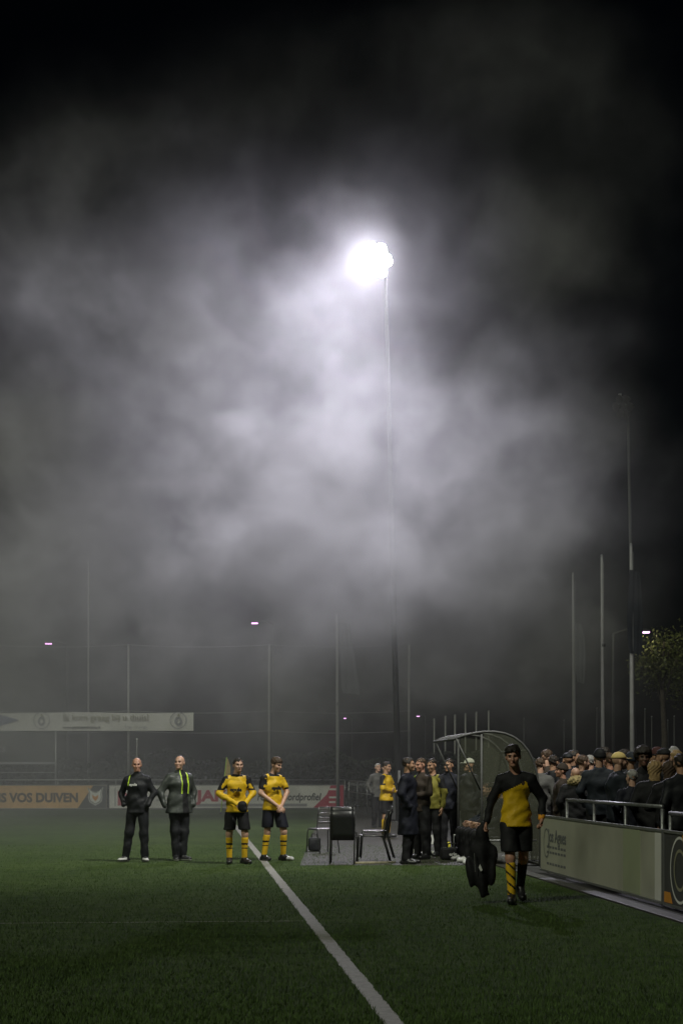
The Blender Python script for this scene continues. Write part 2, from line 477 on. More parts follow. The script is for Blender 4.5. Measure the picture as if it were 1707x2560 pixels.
GARM = {}
def garment(kind, J, h, seed=0.0, g=None, sides='LR'):
    s = J['s']
    hip = J['pel'].z
    P_ = []
    cuts = []
    k, amp = .022, .006
    up = Vector((0, 0, 1))
    neckcut = (J['nek'] + Vector((0, 0, .035 * s)), (0, .35, .94))
    sleeve = lambda sd, g_, n=1.0: [limb(J, sd, 'upper', g_)] + ([limb(J, sd, 'fore', g_ * .8, n)] if n else [])
    if kind in ('shirt', 'shirt_short'):
        g = .014 if g is None else g
        P_ = torso_parts(J, g)[:]
        for sd in 'LR':
            P_ += [limb(J, sd, 'upper', g * 1.2, .62)] if kind == 'shirt_short' else sleeve(sd, g, .97)
        P_ += [(J['wai'] - up * .03, J['pel'] - up * .16 * s, .092 * s + g, .124 * s + g, (1.46 * J['w'], 1.16 * J['w'], 1))]
        cuts = [neckcut, ((0, 0, hip - .10 * s), (0, 0, -1))]
        amp = .0095
    elif kind in ('jacket', 'coat', 'open_jacket', 'puffer'):
        g = {'jacket': .022, 'coat': .034, 'open_jacket': .028, 'puffer': .042}[kind] if g is None else g
        P_ = torso_parts(J, g)[:]
        for sd in 'LR': P_ += sleeve(sd, g * .75, 1.0)
        end = {'jacket': .13, 'open_jacket': .16, 'puffer': .14, 'coat': .48}[kind]
        fl = {'jacket': .108, 'open_jacket': .138, 'puffer': .112, 'coat': .122}[kind]
        P_ += [(J['wai'] - up * .02, J['pel'] - up * (end + .08) * s, .090 * s + g, fl * s + g, (1.42 * J['w'], 1.14, 1))]
        P_ += [(J['nek'] + Vector((0, .0, .0)), J['nek'] + Vector((0, -.002, .055)) * s, .072 * s + g * .3, .066 * s)]
        cuts = [(J['nek'] + Vector((0, 0, .06 * s)), (0, .3, .95)), ((0, 0, hip - end * s), (0, 0, -1))]
        amp = .011 if kind == 'puffer' else .009
    elif kind == 'shorts':
        g = .026 if g is None else g
        P_ = [(J['pel'] + up * .02, J['pel'] - up * .06, .094 * s, .100 * s, (1.45, 1.1, 1))]
        for sd in 'LR': P_ += [(J['hi' + sd].lerp(J['kn' + sd], .12), J['hi' + sd].lerp(J['kn' + sd], 1.05), .088 * s + g * .4, .080 * s + g)]
        cuts = [((0, 0, max(J['knL'].z, J['knR'].z) + .075 * s), (0, 0, -1))]
        k = .012; amp = .006
    elif kind == 'trousers':
        g = .014 if g is None else g
        P_ = [(J['pel'] + up * .04, J['pel'] - up * .05, .100 * s + g, .104 * s + g, (1.45, 1.08, 1))]
        for sd in 'LR':
            a, b, c = J['hi' + sd], J['kn' + sd], J['an' + sd]
            P_ += [(a, b, .090 * s + g, .066 * s + g), (b, c - (c - b).normalized() * .01, .066 * s + g, .052 * s + g)]
        k = .025; amp = .008
    elif kind == 'socks':
        for sd in sides:
            a, b = J['kn' + sd], J['an' + sd]
            P_ += [(a.lerp(b, .16), b, .058 * s, .045 * s), (a.lerp(b, .25) + Vector((0, .018, 0)), a.lerp(b, .52) + Vector((0, .012, 0)), .054 * s, .042 * s)]
        k = .015; amp = .002
    elif kind == 'shoes':
        for sd in sides: P_ += feet(J, sd, .010)
        cuts = []
        k = .02; amp = 0
    elif kind == 'gloves':
        pass
    lo, hi = extent(P_)
    if kind == 'shoes':
        # flat soles
        v, f = nets(lambda P: smax(field(P_, k)(P), .004 - P[:, 2] + (0 if min(J['toL'].z, J['toR'].z) < .2 else -9), .006), lo, hi, h)
    else:
        v, f = nets(field(P_, k, amp, seed, cuts), lo, hi, h)
    return v, f
SLOT_CACHE = {}
def person(label, loc, rz, J, wear, hair=None, tone='fair', h=.02, yaw=0, pitch=0, roll=0, hands=('relaxed', 'relaxed'), group=None, key=None, seed=0.0, extra=None):
    """wear: list of (part name, garment kind, materials, painter or None)"""
    if key and key in BODY_CACHE:
        me, J2, pieces = BODY_CACHE[key]
        J = J2
    else:
        me = net_mesh('person', body_mesh(key, J, h, yaw, pitch, roll, hands))
        for _ in range(3): me.materials.append(None)
        pieces = {}
        if key: BODY_CACHE[key] = (me, J, pieces)
    o = bpy.data.objects.new('person', me); C.objects.link(o)
    for i, m in enumerate((skin(tone), M['eye'], M['lip'])):
        o.material_slots[i].link = 'OBJECT'; o.material_slots[i].material = m
    o.location = loc; o.rotation_euler = (0, 0, rz)
    def part(name, pk, build, mats, paint=None):
        if pk not in pieces:
            v, f = build()
            gm = net_mesh(name, [(v, f, paint if paint else 0)])
            for _ in range(max(1, len(mats))): gm.materials.append(None)
            pieces[pk] = gm
        c = bpy.data.objects.new(name, pieces[pk]); C.objects.link(c); c.parent = o
        for i, m in enumerate(mats):
            c.material_slots[i].link = 'OBJECT'; c.material_slots[i].material = m
        return c
    for name, kind, mats, paint in wear:
        if kind in ('shoes', 'socks'):
            for sd in 'LR':
                part(name[:-1], kind + sd, lambda: garment(kind, J, h * (1 if kind != 'shoes' else .7), seed, None, sd), mats, paint)
        else:
            part(name, kind, lambda: garment(kind, J, h, seed), mats, paint)
    if hair:
        style, m = hair
        fn = {'cap': cap_parts, 'beanie': beanie_parts, 'fur_hood': hood_parts}.get(style)
        if fn: part({'cap': 'cap', 'beanie': 'beanie', 'fur_hood': 'fur_hood'}[style], style, lambda: fn(J), [m])
        else: part('hair', style, lambda: hair_parts(J, style), [m])
    tag(o, label, 'person', group)
    return o

# ------------------------------------------------------------------ materials
M = {
    'eye': material('eye_dark', (.03, .02, .018), .5, var=.1),
    'lip': material('lip', (.30, .12, .10), .5, var=.1),
    'steel': material('galvanised_steel', (.27, .275, .28), .42, .5, .75, var=.22, scale=9, bump=.12, bscale=60),
    'white_pole': material('white_pole_paint', (.27, .27, .265), .5, .4, var=.12, scale=4, dirt=.35),
    'grey_paint': material('grey_mast_paint', (.035, .037, .037), .5, .4, var=.15, scale=3, dirt=.3),
    'alu': material('aluminium_profile', (.24, .245, .245), .5, .4, .6, var=.12, scale=12),
    'white_board': material('white_board', (.66, .65, .62), .42, .45, var=.06, scale=2.2, dirt=.35),
    'cream_board': material('cream_board', (.42, .415, .345), .42, .45, var=.08, scale=1.6, dirt=.45),
    'orange_board': material('orange_board', (.66, .40, .15), .45, .4, var=.08, scale=2, dirt=.25),
    'grey_board': material('charcoal_board', (.06, .06, .065), .5, .4, var=.1, scale=3),
    'brown_ink': material('dark_brown_print', (.055, .035, .02), .5, var=.1),
    'black_ink': material('black_print', (.02, .02, .022), .5, var=.1),
    'grey_ink': material('grey_print', (.26, .26, .28), .5, var=.1),
    'olive_ink': material('olive_print', (.30, .29, .20), .5, var=.1),
    'red_ink': material('red_print', (.40, .03, .06), .5, var=.1),
    'white_ink': material('white_print', (.70, .70, .68), .5, var=.08),
    'orange_ink': material('orange_print', (.60, .26, .04), .5, var=.08),
    'blue_ink': material('slate_blue_print', (.13, .15, .26), .5, var=.1),
    'banner': material('banner_cloth', (.66, .65, .62), .7, .2, var=.06, scale=1.2, dirt=.25),
    'dark_banner': material('dark_screen_cloth', (.035, .038, .036), .8, .2, var=.2, scale=3),
    'concrete': material('concrete_kerb', (.045, .044, .039), .55, .4, var=.25, scale=8, bump=.3, bscale=50, dirt=.5),
    'black_plastic': material('black_plastic', (.018, .018, .02), .35, .5, var=.2, scale=20),
    'rubber': material('black_rubber', (.012, .012, .012), .7, .3, var=.2),
    'seat_metal': material('brushed_seat_metal', (.52, .50, .50), .22, .6, .9, var=.1, scale=18),
    'yellow': material('yellow_jersey_cloth', (.62, .39, .010), .55, .35, var=.16, scale=7, bump=.5, bscale=16),
    'lime': material('lime_piping', (.50, .72, .05), .5, .3, var=.1),
    'olive_bib': material('olive_yellow_bib', (.20, .18, .035), .7, .2, var=.2, scale=9, bump=.25, bscale=30),
    'black_cloth': material('black_cloth', (.012, .012, .014), .72, .25, var=.3, scale=9, bump=.25, bscale=30),
    'navy_cloth': material('navy_cloth', (.009, .010, .018), .7, .25, var=.3, scale=8, bump=.25, bscale=26),
    'char_cloth': material('charcoal_tracksuit_cloth', (.010, .011, .014), .62, .3, var=.25, scale=8, bump=.25, bscale=28),
    'grey_cloth': material('grey_green_nylon', (.045, .052, .047), .5, .35, var=.28, scale=7, bump=.3, bscale=24),
    'pale_cloth': material('pale_grey_cloth', (.09, .088, .086), .7, .25, var=.2, scale=7, bump=.25, bscale=26),
    'slate_cloth': material('slate_blue_cloth', (.014, .018, .025), .7, .25, var=.25, scale=7, bump=.25, bscale=26),
    'brown_cloth': material('brown_cloth', (.04, .03, .024), .75, .2, var=.25, scale=7, bump=.25, bscale=26),
    'red_cloth': material('dull_red_cloth', (.05, .018, .016), .75, .2, var=.25, scale=7),
    'sock': material('yellow_sock', (.70, .43, .02), .8, .2, var=.15, scale=18),
    'boot': material('black_boot', (.015, .015, .017), .35, .5, var=.2, scale=20),
    'white_shoe': material('white_trainer', (.55, .55, .54), .5, .4, var=.15, scale=12),
    'orange_band': material('orange_sleeve', (.70, .30, .03), .7, .2, var=.1),
    'hair_dark': material('dark_hair', (.018, .013, .010), .6, .4, var=.4, scale=30, bump=.4, bscale=120),
    'hair_brown': material('brown_hair', (.06, .035, .02), .6, .4, var=.4, scale=30, bump=.4, bscale=120),
    'hair_blond': material('blond_hair', (.36, .24, .11), .6, .4, var=.35, scale=30, bump=.4, bscale=120),
    'hair_grey': material('grey_hair', (.28, .27, .26), .6, .4, var=.3, scale=30, bump=.4, bscale=120),
    'fur': material('blond_fur_trim', (.38, .30, .15), .85, .2, var=.45, scale=30, bump=.6, bscale=90),
    'tan_cap': material('pale_yellow_cap_cloth', (.78, .60, .24), .7, .2, var=.12, scale=12),
    'white_cap': material('off_white_cap_cloth', (.55, .55, .48), .7, .2, var=.12, scale=12),
    'flag': material('pale_flag_cloth', (.07, .075, .08), .8, .2, var=.2, scale=5),
    'flag_dark': material('dark_flag_cloth', (.010, .013, .018), .8, .2, var=.3, scale=5),
    'flag_yellow': material('yellow_flag_cloth', (.62, .47, .14), .8, .2, var=.15, scale=5),
    'bark': material('tree_bark', (.05, .042, .032), .9, .2, var=.4, scale=8, bump=.6, bscale=20),
    'leaf': material('tree_leaf', (.07, .085, .02), .6, .3, var=.4, scale=3),
    'hedge_leaf': material('hedge_leaf', (.018, .026, .014), .6, .25, var=.4, scale=3),
    'timber': material('pale_timber', (.42, .38, .26), .6, .3, var=.3, scale=10, dirt=.4),
    'bottle_yellow': material('yellow_bottle_plastic', (.62, .55, .05), .35, .5, var=.1),
}
def turf_material():
    m = bpy.data.materials.new('artificial_turf'); m.use_nodes = True
    n, l = m.node_tree.nodes, m.node_tree.links
    b = n['Principled BSDF']
    tc = n.new('ShaderNodeTexCoord')
    def nz(scale, det, rough=.6):
        q = n.new('ShaderNodeTexNoise'); q.inputs['Scale'].default_value = scale; q.inputs['Detail'].default_value = det; q.inputs['Roughness'].default_value = rough
        l.new(tc.outputs['Object'], q.inputs['Vector']); return q.outputs[0]
    big, mid, fine = nz(.35, 4), nz(3.5, 5), nz(70, 3, .7)
    r1 = n.new('ShaderNodeValToRGB'); r1.color_ramp.elements[0].position, r1.color_ramp.elements[1].position = .3, .7
    r1.color_ramp.elements[0].color, r1.color_ramp.elements[1].color = (.038, .058, .022, 1), (.100, .148, .056, 1)
    l.new(fine, r1.inputs[0])
    r2 = n.new('ShaderNodeValToRGB'); r2.color_ramp.elements[0].position, r2.color_ramp.elements[1].position = .35, .7
    r2.color_ramp.elements[0].color, r2.color_ramp.elements[1].color = (.48, .52, .58, 1), (1.2, 1.15, 1.0, 1)
    ad = n.new('ShaderNodeMath'); ad.operation = 'MULTIPLY_ADD'; ad.inputs[1].default_value = .6
    l.new(mid, ad.inputs[0])
    sc = n.new('ShaderNodeMath'); sc.operation = 'MULTIPLY'; sc.inputs[1].default_value = .4
    l.new(big, sc.inputs[0]); l.new(sc.outputs[0], ad.inputs[2]); l.new(ad.outputs[0], r2.inputs[0])
    mx = n.new('ShaderNodeMix'); mx.data_type = 'RGBA'; mx.blend_type = 'MULTIPLY'; mx.inputs[0].default_value = 1
    l.new(r1.outputs[0], mx.inputs[6]); l.new(r2.outputs[0], mx.inputs[7]); l.new(mx.outputs[2], b.inputs['Base Color'])
    b.inputs['Roughness'].default_value = .9; b.inputs['Specular IOR Level'].default_value = .03
    bp = n.new('ShaderNodeBump'); bp.inputs['Strength'].default_value = .8; bp.inputs['Distance'].default_value = .025
    l.new(fine, bp.inputs['Height']); l.new(bp.outputs[0], b.inputs['Normal'])
    return m
M['turf'] = turf_material()
M['paving'] = material('wet_gritty_paving', (.06, .058, .05), .65, .2, var=.75, scale=22, bump=.9, bscale=38, dirt=.5)
M['line_paint'] = material('worn_white_line', (.27, .265, .24), .75, .25, var=.22, scale=30, bump=.5, bscale=70, dirt=.35)
M['faint_paint'] = material('faded_line', (.22, .23, .18), .75, .2, var=.35, scale=30, bump=.5, bscale=70)
M['asphalt'] = material('dark_asphalt', (.045, .045, .045), .8, .3, var=.3, scale=14, bump=.4, bscale=60)

# ------------------------------------------------------------------ ground
def sheet(name, pts, z, mat):
    me = bpy.data.meshes.new(name); me.from_pydata([(p[0], p[1], z) for p in pts], [], [tuple(range(len(pts)))])
    o = link(name, me, mat); o['kind'] = 'structure'; return o
sheet('ground', [(-400, -60), (400, -60), (400, 900), (-400, 900)], -.012, M['asphalt'])
a, b = tl(-20, 3.75), tl(27.9, 3.75)
sheet('pitch', [(-75, -20), tuple(a), tuple(b), tuple(tl(27.9, .55)), tuple(tl(69.6, .55 + 3.6)), (-75, 63.5)], 0, M['turf'])
sheet('paving', [tuple(tl(27.9, .55)), tuple(tl(27.9, 4.6)), tuple(tl(70, 5.2)), tuple(tl(69.6, 4.15))], .003, M['paving'])
# touchline with frayed edges
def strip(name, p0, p1, w, z, mat, n=160, fray=.012):
    rnd = random.Random(4); d_ = (p1 - p0); t = d_.normalized(); s = Vector((t.y, -t.x, 0))
    mb = MB(); L_, R_ = [], []
    for i in range(n + 1):
        p = p0 + d_ * (i / n) ** 1.6
        L_.append(p - s * (w / 2 + rnd.uniform(-fray, fray))); R_.append(p + s * (w / 2 + rnd.uniform(-fray, fray)))
    for i in range(n): mb.quad(*[(q.x, q.y, z) for q in (L_[i], R_[i], R_[i + 1], L_[i + 1])])
    o = mb.build(name, mat); o['kind'] = 'structure'; return o
strip('touchline', tl(4, 0), tl(62, 0), .125, .004, M['line_paint'], n=420, fray=.006)
strip('cross_line', tl(17.45, -.08), tl(17.45, -.08) - TN * 30, .035, .004, M['faint_paint'], fray=.006)
strip('goal_line', tl(62, .06), tl(62, .06) - TN * 60, .12, .004, M['line_paint'])
# concrete edge along the near boards
for y0, y1 in ((-6, 27.9),):
    o = MB().box((0, -.10, -.05), ((tl(y1, 0) - tl(y0, 0)).length, .10, .022)).build('kerb', M['concrete'], None, tl(y1, 3.86), math.atan2(-TD.y, -TD.x), bevel=.008)
    o['kind'] = 'structure'
# turf blades near the camera
def blades():
    rng = np.random.default_rng(5)
    n = 150000
    Y = 9.6 + 26 * rng.random(n) ** 2.2
    X = (rng.random(n) * 1.16 - .58) * 1707 / F * Y
    keep = np.abs(X - (1.24 - .0888 * Y)) > .055
    keep &= X < 1.24 - .0888 * Y + 3.7
    X, Y = X[keep], Y[keep]; n = len(X)
    hgt = .016 + .022 * rng.random(n); an = rng.random(n) * 2 * np.pi; w = .0022 + .002 * rng.random(n)
    lean = (rng.random((n, 2)) - .5) * .035
    V = np.zeros((n, 3, 3), f32)
    V[:, 0] = np.stack([X - w * np.cos(an), Y - w * np.sin(an), np.zeros(n)], 1)
    V[:, 1] = np.stack([X + w * np.cos(an), Y + w * np.sin(an), np.zeros(n)], 1)
    V[:, 2] = np.stack([X + lean[:, 0], Y + lean[:, 1], hgt], 1)
    me = bpy.data.meshes.new('grass_blades')
    me.vertices.add(n * 3); me.vertices.foreach_set('co', V.ravel())
    me.loops.add(n * 3); me.loops.foreach_set('vertex_index', np.arange(n * 3, dtype=np.int32))
    me.polygons.add(n); me.polygons.foreach_set('loop_start', np.arange(0, n * 3, 3, dtype=np.int32))
    me.update(calc_edges=True)
    me.polygons.foreach_set('material_index', (rng.random(n) < .004).astype(np.int32))
    me.materials.append(None)
    o = link('turf_blades', me, None); me.materials.clear()
    for bm_ in (material('turf_blade', (.088, .140, .046), .85, .03, var=.5, scale=9), material('glint_fleck', (.55, .56, .48), .4, .5, var=.2)): me.materials.append(bm_)  # scattered blades coloured pale to stand in for wet glints
    tag(o, 'short green turf blades covering the near pitch', 'grass', kind='stuff')
blades()

# ------------------------------------------------------------------ far boards along the goal line
RZF = math.atan2(TN.y, TN.x)
def far_pt(px, Y0=70.9):
    X = (px - CX) / F * Y0
    for _ in range(4): X = (px - CX) / F * (Y0 + .0888 * (X - .14))
    return Vector((X, Y0 + .0888 * (X - .14), 0))
def poly(pts, y, mat, parent, name, t=.004):
    """flat print: an outline in the x-z plane with a little thickness"""
    n = len(pts)
    v = [(p[0], y, p[1]) for p in pts] + [(p[0], y + t, p[1]) for p in pts]
    f = [tuple(range(n)), tuple(range(2 * n - 1, n - 1, -1))] + [(i + n, (i + 1) % n + n, (i + 1) % n, i) for i in range(n)]
    me = bpy.data.meshes.new(name); me.from_pydata(v, [], f)
    return link(name, me, mat, parent)
def ring(cx, cz, r0, r1, y, mat, parent, name, n=40, sx=1.0):
    mb = MB()
    for i in range(n):
        a0, a1 = 2 * math.pi * i / n, 2 * math.pi * (i + 1) / n
        q = lambda r, a_: (cx + sx * r * math.cos(a_), y, cz + r * math.sin(a_))
        mb.quad(q(r0, a0), q(r1, a0), q(r1, a1), q(r0, a1))
    return mb.build(name, mat, parent)
def board(label, loc, rz, w, hgt, mat, z0=.05, cat='billboard', group=None, post=True):
    o = empty('advertising_board', loc, rz)
    MB().box((0, 0, z0), (w, .022, z0 + hgt)).build('panel', mat, o)
    fr = MB()
    fr.box((-.012, -.014, z0 + hgt), (w + .012, .036, z0 + hgt + .03)).box((-.012, -.014, z0 - .03), (w + .012, .036, z0))
    fr.box((-.012, -.012, z0), (.0, .034, z0 + hgt)).box((w, -.012, z0), (w + .012, .034, z0 + hgt))
    fr.build('frame', M['alu'], o)
    if post:
        for x in (.25, w - .25): MB().tube([(x, .07, 0), (x, .07, z0 + hgt - .03)], .024, 8).build('post', M['steel'], o, smooth=True)
    return tag(o, label, cat, group)
def far_board(px0, px1, label, mat):
    a, b = far_pt(px0), far_pt(px1)
    o = board(label, a, RZF, (b - a).length - .05, .94, mat)
    return o, (b - a).length - .05
T = -.004
o, w = far_board(-140, 270, 'orange board with dark VOS DUIVEN lettering and a fox head', M['orange_board'])
lettering('IS VOS DUIVEN', .52, M['brown_ink'], o, (w - 1.16, T, .31), bold=.022, stretch=.94, align='RIGHT')
tri = [(w - 1.18, .052), (w - .005, .052), (w - .005, .985), (w - .55, .985)]
poly(tri, T, M['grey_board'], o, 'dark_corner')
half = [(0, .10), (.09, .17), (.20, .25), (.245, .42), (.225, .60), (.27, .88), (.12, .70), (0, .66)]
fox = half + [(-x, z) for x, z in reversed(half[1:-1])]
cxf = w - .46
def shape(k, dz=0): return [(cxf + x * 1.2 * k, .53 + (z - .48 + dz) * k) for x, z in fox]
poly(shape(1.0), T - .005, M['white_ink'], o, 'fox_outline')
poly(shape(.90), T - .010, M['grey_board'], o, 'fox_line')
poly(shape(.80), T - .015, M['white_ink'], o, 'fox_face')
poly([(cxf - .13, .60), (cxf, .52), (cxf + .13, .60), (cxf + .10, .44), (cxf, .34), (cxf - .10, .44)], T - .020, M['orange_ink'], o, 'fox_mask')
o, w = far_board(274, 481, 'white board with red block letter behind the two dark-clad men', M['white_board'])
lettering('R', .74, M['red_ink'], o, (.34, T, .20), bold=.05)
poly([(.22, .12), (.26, .12), (.26, .90), (.22, .90)], T, M['grey_ink'], o, 'rule')
for i, z in enumerate((.80, .52, .34)):
    poly([(1.95, z), (2.80, z), (2.80, z + .05), (1.95, z + .05)], T, M['grey_ink'], o, 'rule')
o, w = far_board(486, 862, 'white board reading JAKO reclamebordprofiel with a red slanted end', M['white_board'])
lettering('JAKO', .62, M['red_ink'], o, (.12, T, .34), bold=.028, stretch=1.25)
lettering('reclamebordprofiel', .43, M['black_ink'], o, (2.62, T, .36), bold=.008, shear=.18, stretch=.80)
poly([(.10, .10), (w - 1.55, .10), (w - 1.55, .22), (.10, .22)], T, M['grey_ink'], o, 'grey_bar')
poly([(w - 1.28, .053), (w - .005, .053), (w - .005, .985), (w - .55, .985), (w - .72, .60)], T - .004, M['red_ink'], o, 'red_end')
for z, l_ in ((.78, .50), (.44, .58), (.24, .34)): poly([(w - .62, z), (w - .62 + l_ * .8, z), (w - .62 + l_ * .8, z + .08), (w - .62, z + .08)], T - .010, M['white_ink'], o, 'small_print')
# railing behind the far boards
def railing(label, p0, p1, zt, nposts, rz=None, r=.024, bars=0, group=None, mid=None):
    d_ = p1 - p0; L_ = d_.length
    o = empty('railing', p0, math.atan2(d_.y, d_.x))
    MB().tube([(0, 0, zt), (L_, 0, zt)], r, 10).build('top_rail', M['steel'], o, smooth=True)
    if mid: MB().tube([(0, 0, mid), (L_, 0, mid)], r * .8, 8).build('lower_rail', M['steel'], o, smooth=True)
    for i in range(nposts):
        x = L_ * i / (nposts - 1)
        MB().tube([(x, 0, 0), (x, 0, zt - r * .9)], r * .92, 8).build('post', M['steel'], o, smooth=True)
    for i in range(bars):
        x = L_ * (i + .5) / bars
        MB().tube([(x, 0, mid or .2), (x, 0, zt - r)], r * .35, 6).build('bar', M['steel'], o, smooth=True)
    return tag(o, label, 'railing', group)
railing('long steel railing just behind the far goal-line boards', far_pt(-150) + Vector((0, .22, 0)), far_pt(862) + Vector((0, .22, 0)), 1.22, 8)
railing('short barred steel railing turning the corner beside the flagpole', far_pt(866) + Vector((.1, .1, 0)), tl(52, 5.3), 1.18, 6, bars=34, mid=.72)
# side boards in the haze behind the bench
def side_board(Y0, Y1, off, label, mat):
    a, b = tl(Y0, off), tl(Y1, off)
    return board(label, a, math.atan2(-TD.y, -TD.x), (a - b).length - .05, .80, mat), (a - b).length - .05
for Y0, Y1, lab, mt in ((58.5, 52.6, 'grey weathered side board seen edge-on left of the benches', 'grey_ink'), (52.4, 46.5, 'pale side board in the haze behind the yellow-shirted bench player', 'white_board')):
    side_board(Y0, Y1, 5.25, lab, M[mt])

# ------------------------------------------------------------------ ball-stop posts, cables and banner behind the goal
BY = 72.6
post_px = (-29, 322, 673, 1022)
def zat(py, Y): return CH + (HY - py) / F * Y
for px, lab in zip(post_px, ('ball-stop post at the left edge, behind the dark sign', 'tall white ball-stop post carrying the banner above the dark-clad men',
                             'tall white ball-stop post rising behind the right-hand yellow player', 'thin ball-stop post just right of the floodlight mast')):
    p = at(px, 1930, BY); p.z = 0
    o = empty('ball_stop_post', p)
    MB().tube([(0, 0, 0), (0, 0, zat(1612, BY))], [.055, .045], 10).build('pole', M['white_pole'], o, smooth=True)
    MB().lathe([(0, .04), (.05, .02), (.05, 0), (.03, -.03)], 10, (0, 0, zat(1612, BY))).build('cap', M['steel'], o, smooth=True)
    for py in (1777, 1826): MB().tube([(-.07, -.05, zat(py, BY)), (.07, -.05, zat(py, BY))], .02, 6).build('clamp', M['steel'], o)
    tag(o, lab, 'post', 'ball-stop posts behind the goal line')
for py, lab in ((1612, 'top steel cable strung between the ball-stop posts'), (1777, 'middle steel cable along the upper edge of the banner'), (1827, 'lower steel cable along the bottom edge of the banner')):
    pts = []
    xs = [at(px, 1930, BY).x for px in post_px]
    for i in range(3):
        for k in range(8):
            t = k / 8; pts.append((xs[i] + (xs[i + 1] - xs[i]) * t, BY - .05, zat(py, BY) - .10 * 4 * t * (1 - t)))
    pts.append((xs[3], BY - .05, zat(py, BY)))
    tag(MB().tube(pts, .014, 6).build('cable', M['steel'], smooth=True), lab, 'cable', 'cables of the ball stop')
def banner():
    x0, x1 = at(-150, 1930, BY).x, at(485, 1930, BY).x
    z0, z1 = zat(1826, BY) - .02, zat(1779, BY) - .02
    o = empty('banner', (x0, BY - .14, 0))
    mb = MB(); n, mrow = 60, 5
    w = x1 - x0
    P = lambda i, j: (w * i / n, .016 * math.sin(i * .7) * math.sin(math.pi * j / mrow) , z0 + (z1 - z0) * j / mrow - .05 * math.sin(math.pi * ((w * i / n) % 6) / 6) * (j / mrow))
    mb.grid(n, mrow, P)
    mb.build('cloth', M['banner'], o, smooth=True)
    hz = z1 - z0
    X = lambda px: at(px, 1930, BY - .14).x - x0
    Z = lambda py: zat(py, BY - .14)
    y = -.035
    lettering('Ik kom graag bij u thuis!', .37, M['olive_ink'], o, (X(158), y, Z(1801)), bold=.006, stretch=1.04)
    lettering('www.gwenspedicure.nl', .155, M['black_ink'], o, (X(158), y, Z(1821)), bold=.004, stretch=1.12)
    lettering('T 06 - 17 14 85', .14, M['grey_ink'], o, (X(312), y, Z(1821)), stretch=1.1)
    for px in (105, 446):
        ring(X(px), Z(1801), .33, .36, y, M['grey_ink'], o, 'round_emblem')
        ring(X(px), Z(1803), .10, .20, y, M['grey_ink'], o, 'emblem_petals', 18, .8)
        poly([(X(px) - .05, Z(1790)), (X(px) + .09, Z(1792)), (X(px) + .02, Z(1783))], y, M['olive_ink'], o, 'emblem_leaf')
    poly([(X(-90), Z(1783)), (X(0), Z(1786)), (X(48), Z(1800)), (X(0), Z(1815)), (X(-90), Z(1819))], y, M['blue_ink'], o, 'blue_arrow')
    for k in range(12):
        MB().tube([(w * (k + .5) / 12, 0, z1 - .05), (w * (k + .5) / 12, .09, z1 + .02)], .008, 5).build('tie', M['steel'], o)
    tag(o, 'long white banner reading Ik kom graag bij u thuis! above the goal-line boards', 'banner')
banner()
def dark_sign():
    Y = 71.7
    x0, x1 = at(-170, 1930, Y).x, at(140, 1930, Y).x
    o = empty('dark_sign', (x0, Y, 0)); w = x1 - x0
    MB().box((.05, 0, zat(1912, Y)), (w - .06, .03, zat(1832, Y))).build('panel', M['dark_banner'], o)
    for x in (0, w): MB().tube([(x, .02, 0), (x, .02, zat(1826, Y))], .04, 8).build('post', M['steel'], o, smooth=True)
    MB().box((.04, -.012, zat(1910, Y)), (w - .04, -.004, zat(1905, Y))).build('lower_trim', M['grey_ink'], o)
    MB().box((.04, -.05, zat(1932, Y)), (w - .04, 0, zat(1930, Y))).build('cross_rail', M['steel'], o)
    lettering('Sports', .52, M['grey_ink'], o, (w - 3.5, -.008, zat(1880, Y)), shear=.25)
    tag(o, 'dark sign with pale script lettering below the banner at the left edge', 'sign')
dark_sign()
o = empty('thin_post', at(343, 1930, 71.8) * Vector((1, 1, 0)))
MB().tube([(0, 0, 0), (0, 0, zat(1848, 71.8))], .028, 8).build('pole', M['white_pole'], o, smooth=True)
MB().lathe([(0, .05), (.04, .02), (.04, -.02)], 8, (0, 0, zat(1848, 71.8))).build('cap', M['white_ink'], o)
tag(o, 'short thin post behind the head of the left dark-clad man', 'post')

# dark hedge behind the goal
def leaf_mass(n, fn, size, seed):
    rng = np.random.default_rng(seed)
    c = fn(rng, n)
    n = len(c)
    V = np.zeros((n, 4, 3), f32)
    a = rng.normal(size=(n, 3)); a /= np.linalg.norm(a, axis=1)[:, None]
    b = rng.normal(size=(n, 3)); b -= (a * b).sum(1)[:, None] * a; b /= np.linalg.norm(b, axis=1)[:, None]
    s = size * (.6 + .8 * rng.random(n))[:, None]
    V[:, 0] = c - a * s; V[:, 1] = c + b * s * .5; V[:, 2] = c + a * s; V[:, 3] = c - b * s * .5
    me = bpy.data.meshes.new('leaves')
    me.vertices.add(n * 4); me.vertices.foreach_set('co', V.ravel())
    me.loops.add(n * 4); me.loops.foreach_set('vertex_index', np.arange(n * 4, dtype=np.int32))
    me.polygons.add(n); me.polygons.foreach_set('loop_start', np.arange(0, n * 4, 4, dtype=np.int32))
    me.update(calc_edges=True)
    return me
def hedge():
    o = empty('hedge', (-3, 74.2, 0))
    def fn(rng, n):
        x = rng.uniform(-16, 13, n)
        top = 2.25 + .25 * np.sin(x * .9) + .15 * np.sin(x * 2.7 + 1)
        z = top * rng.random(n) ** .7
        y = rng.normal(0, .38, n)
        return np.stack([x, y, z], 1)
    link('leaves', leaf_mass(36000, fn, .10, 3), M['hedge_leaf'], o)
    for i in range(20): MB().tube([(-15.5 + i * 1.45, 0, 0), (-15.4 + i * 1.45, .05, 1.6)], [.03, .012], 6).build('stem', M['bark'], o)
    tag(o, 'dark clipped hedge running behind the far goal', 'hedge')
hedge()

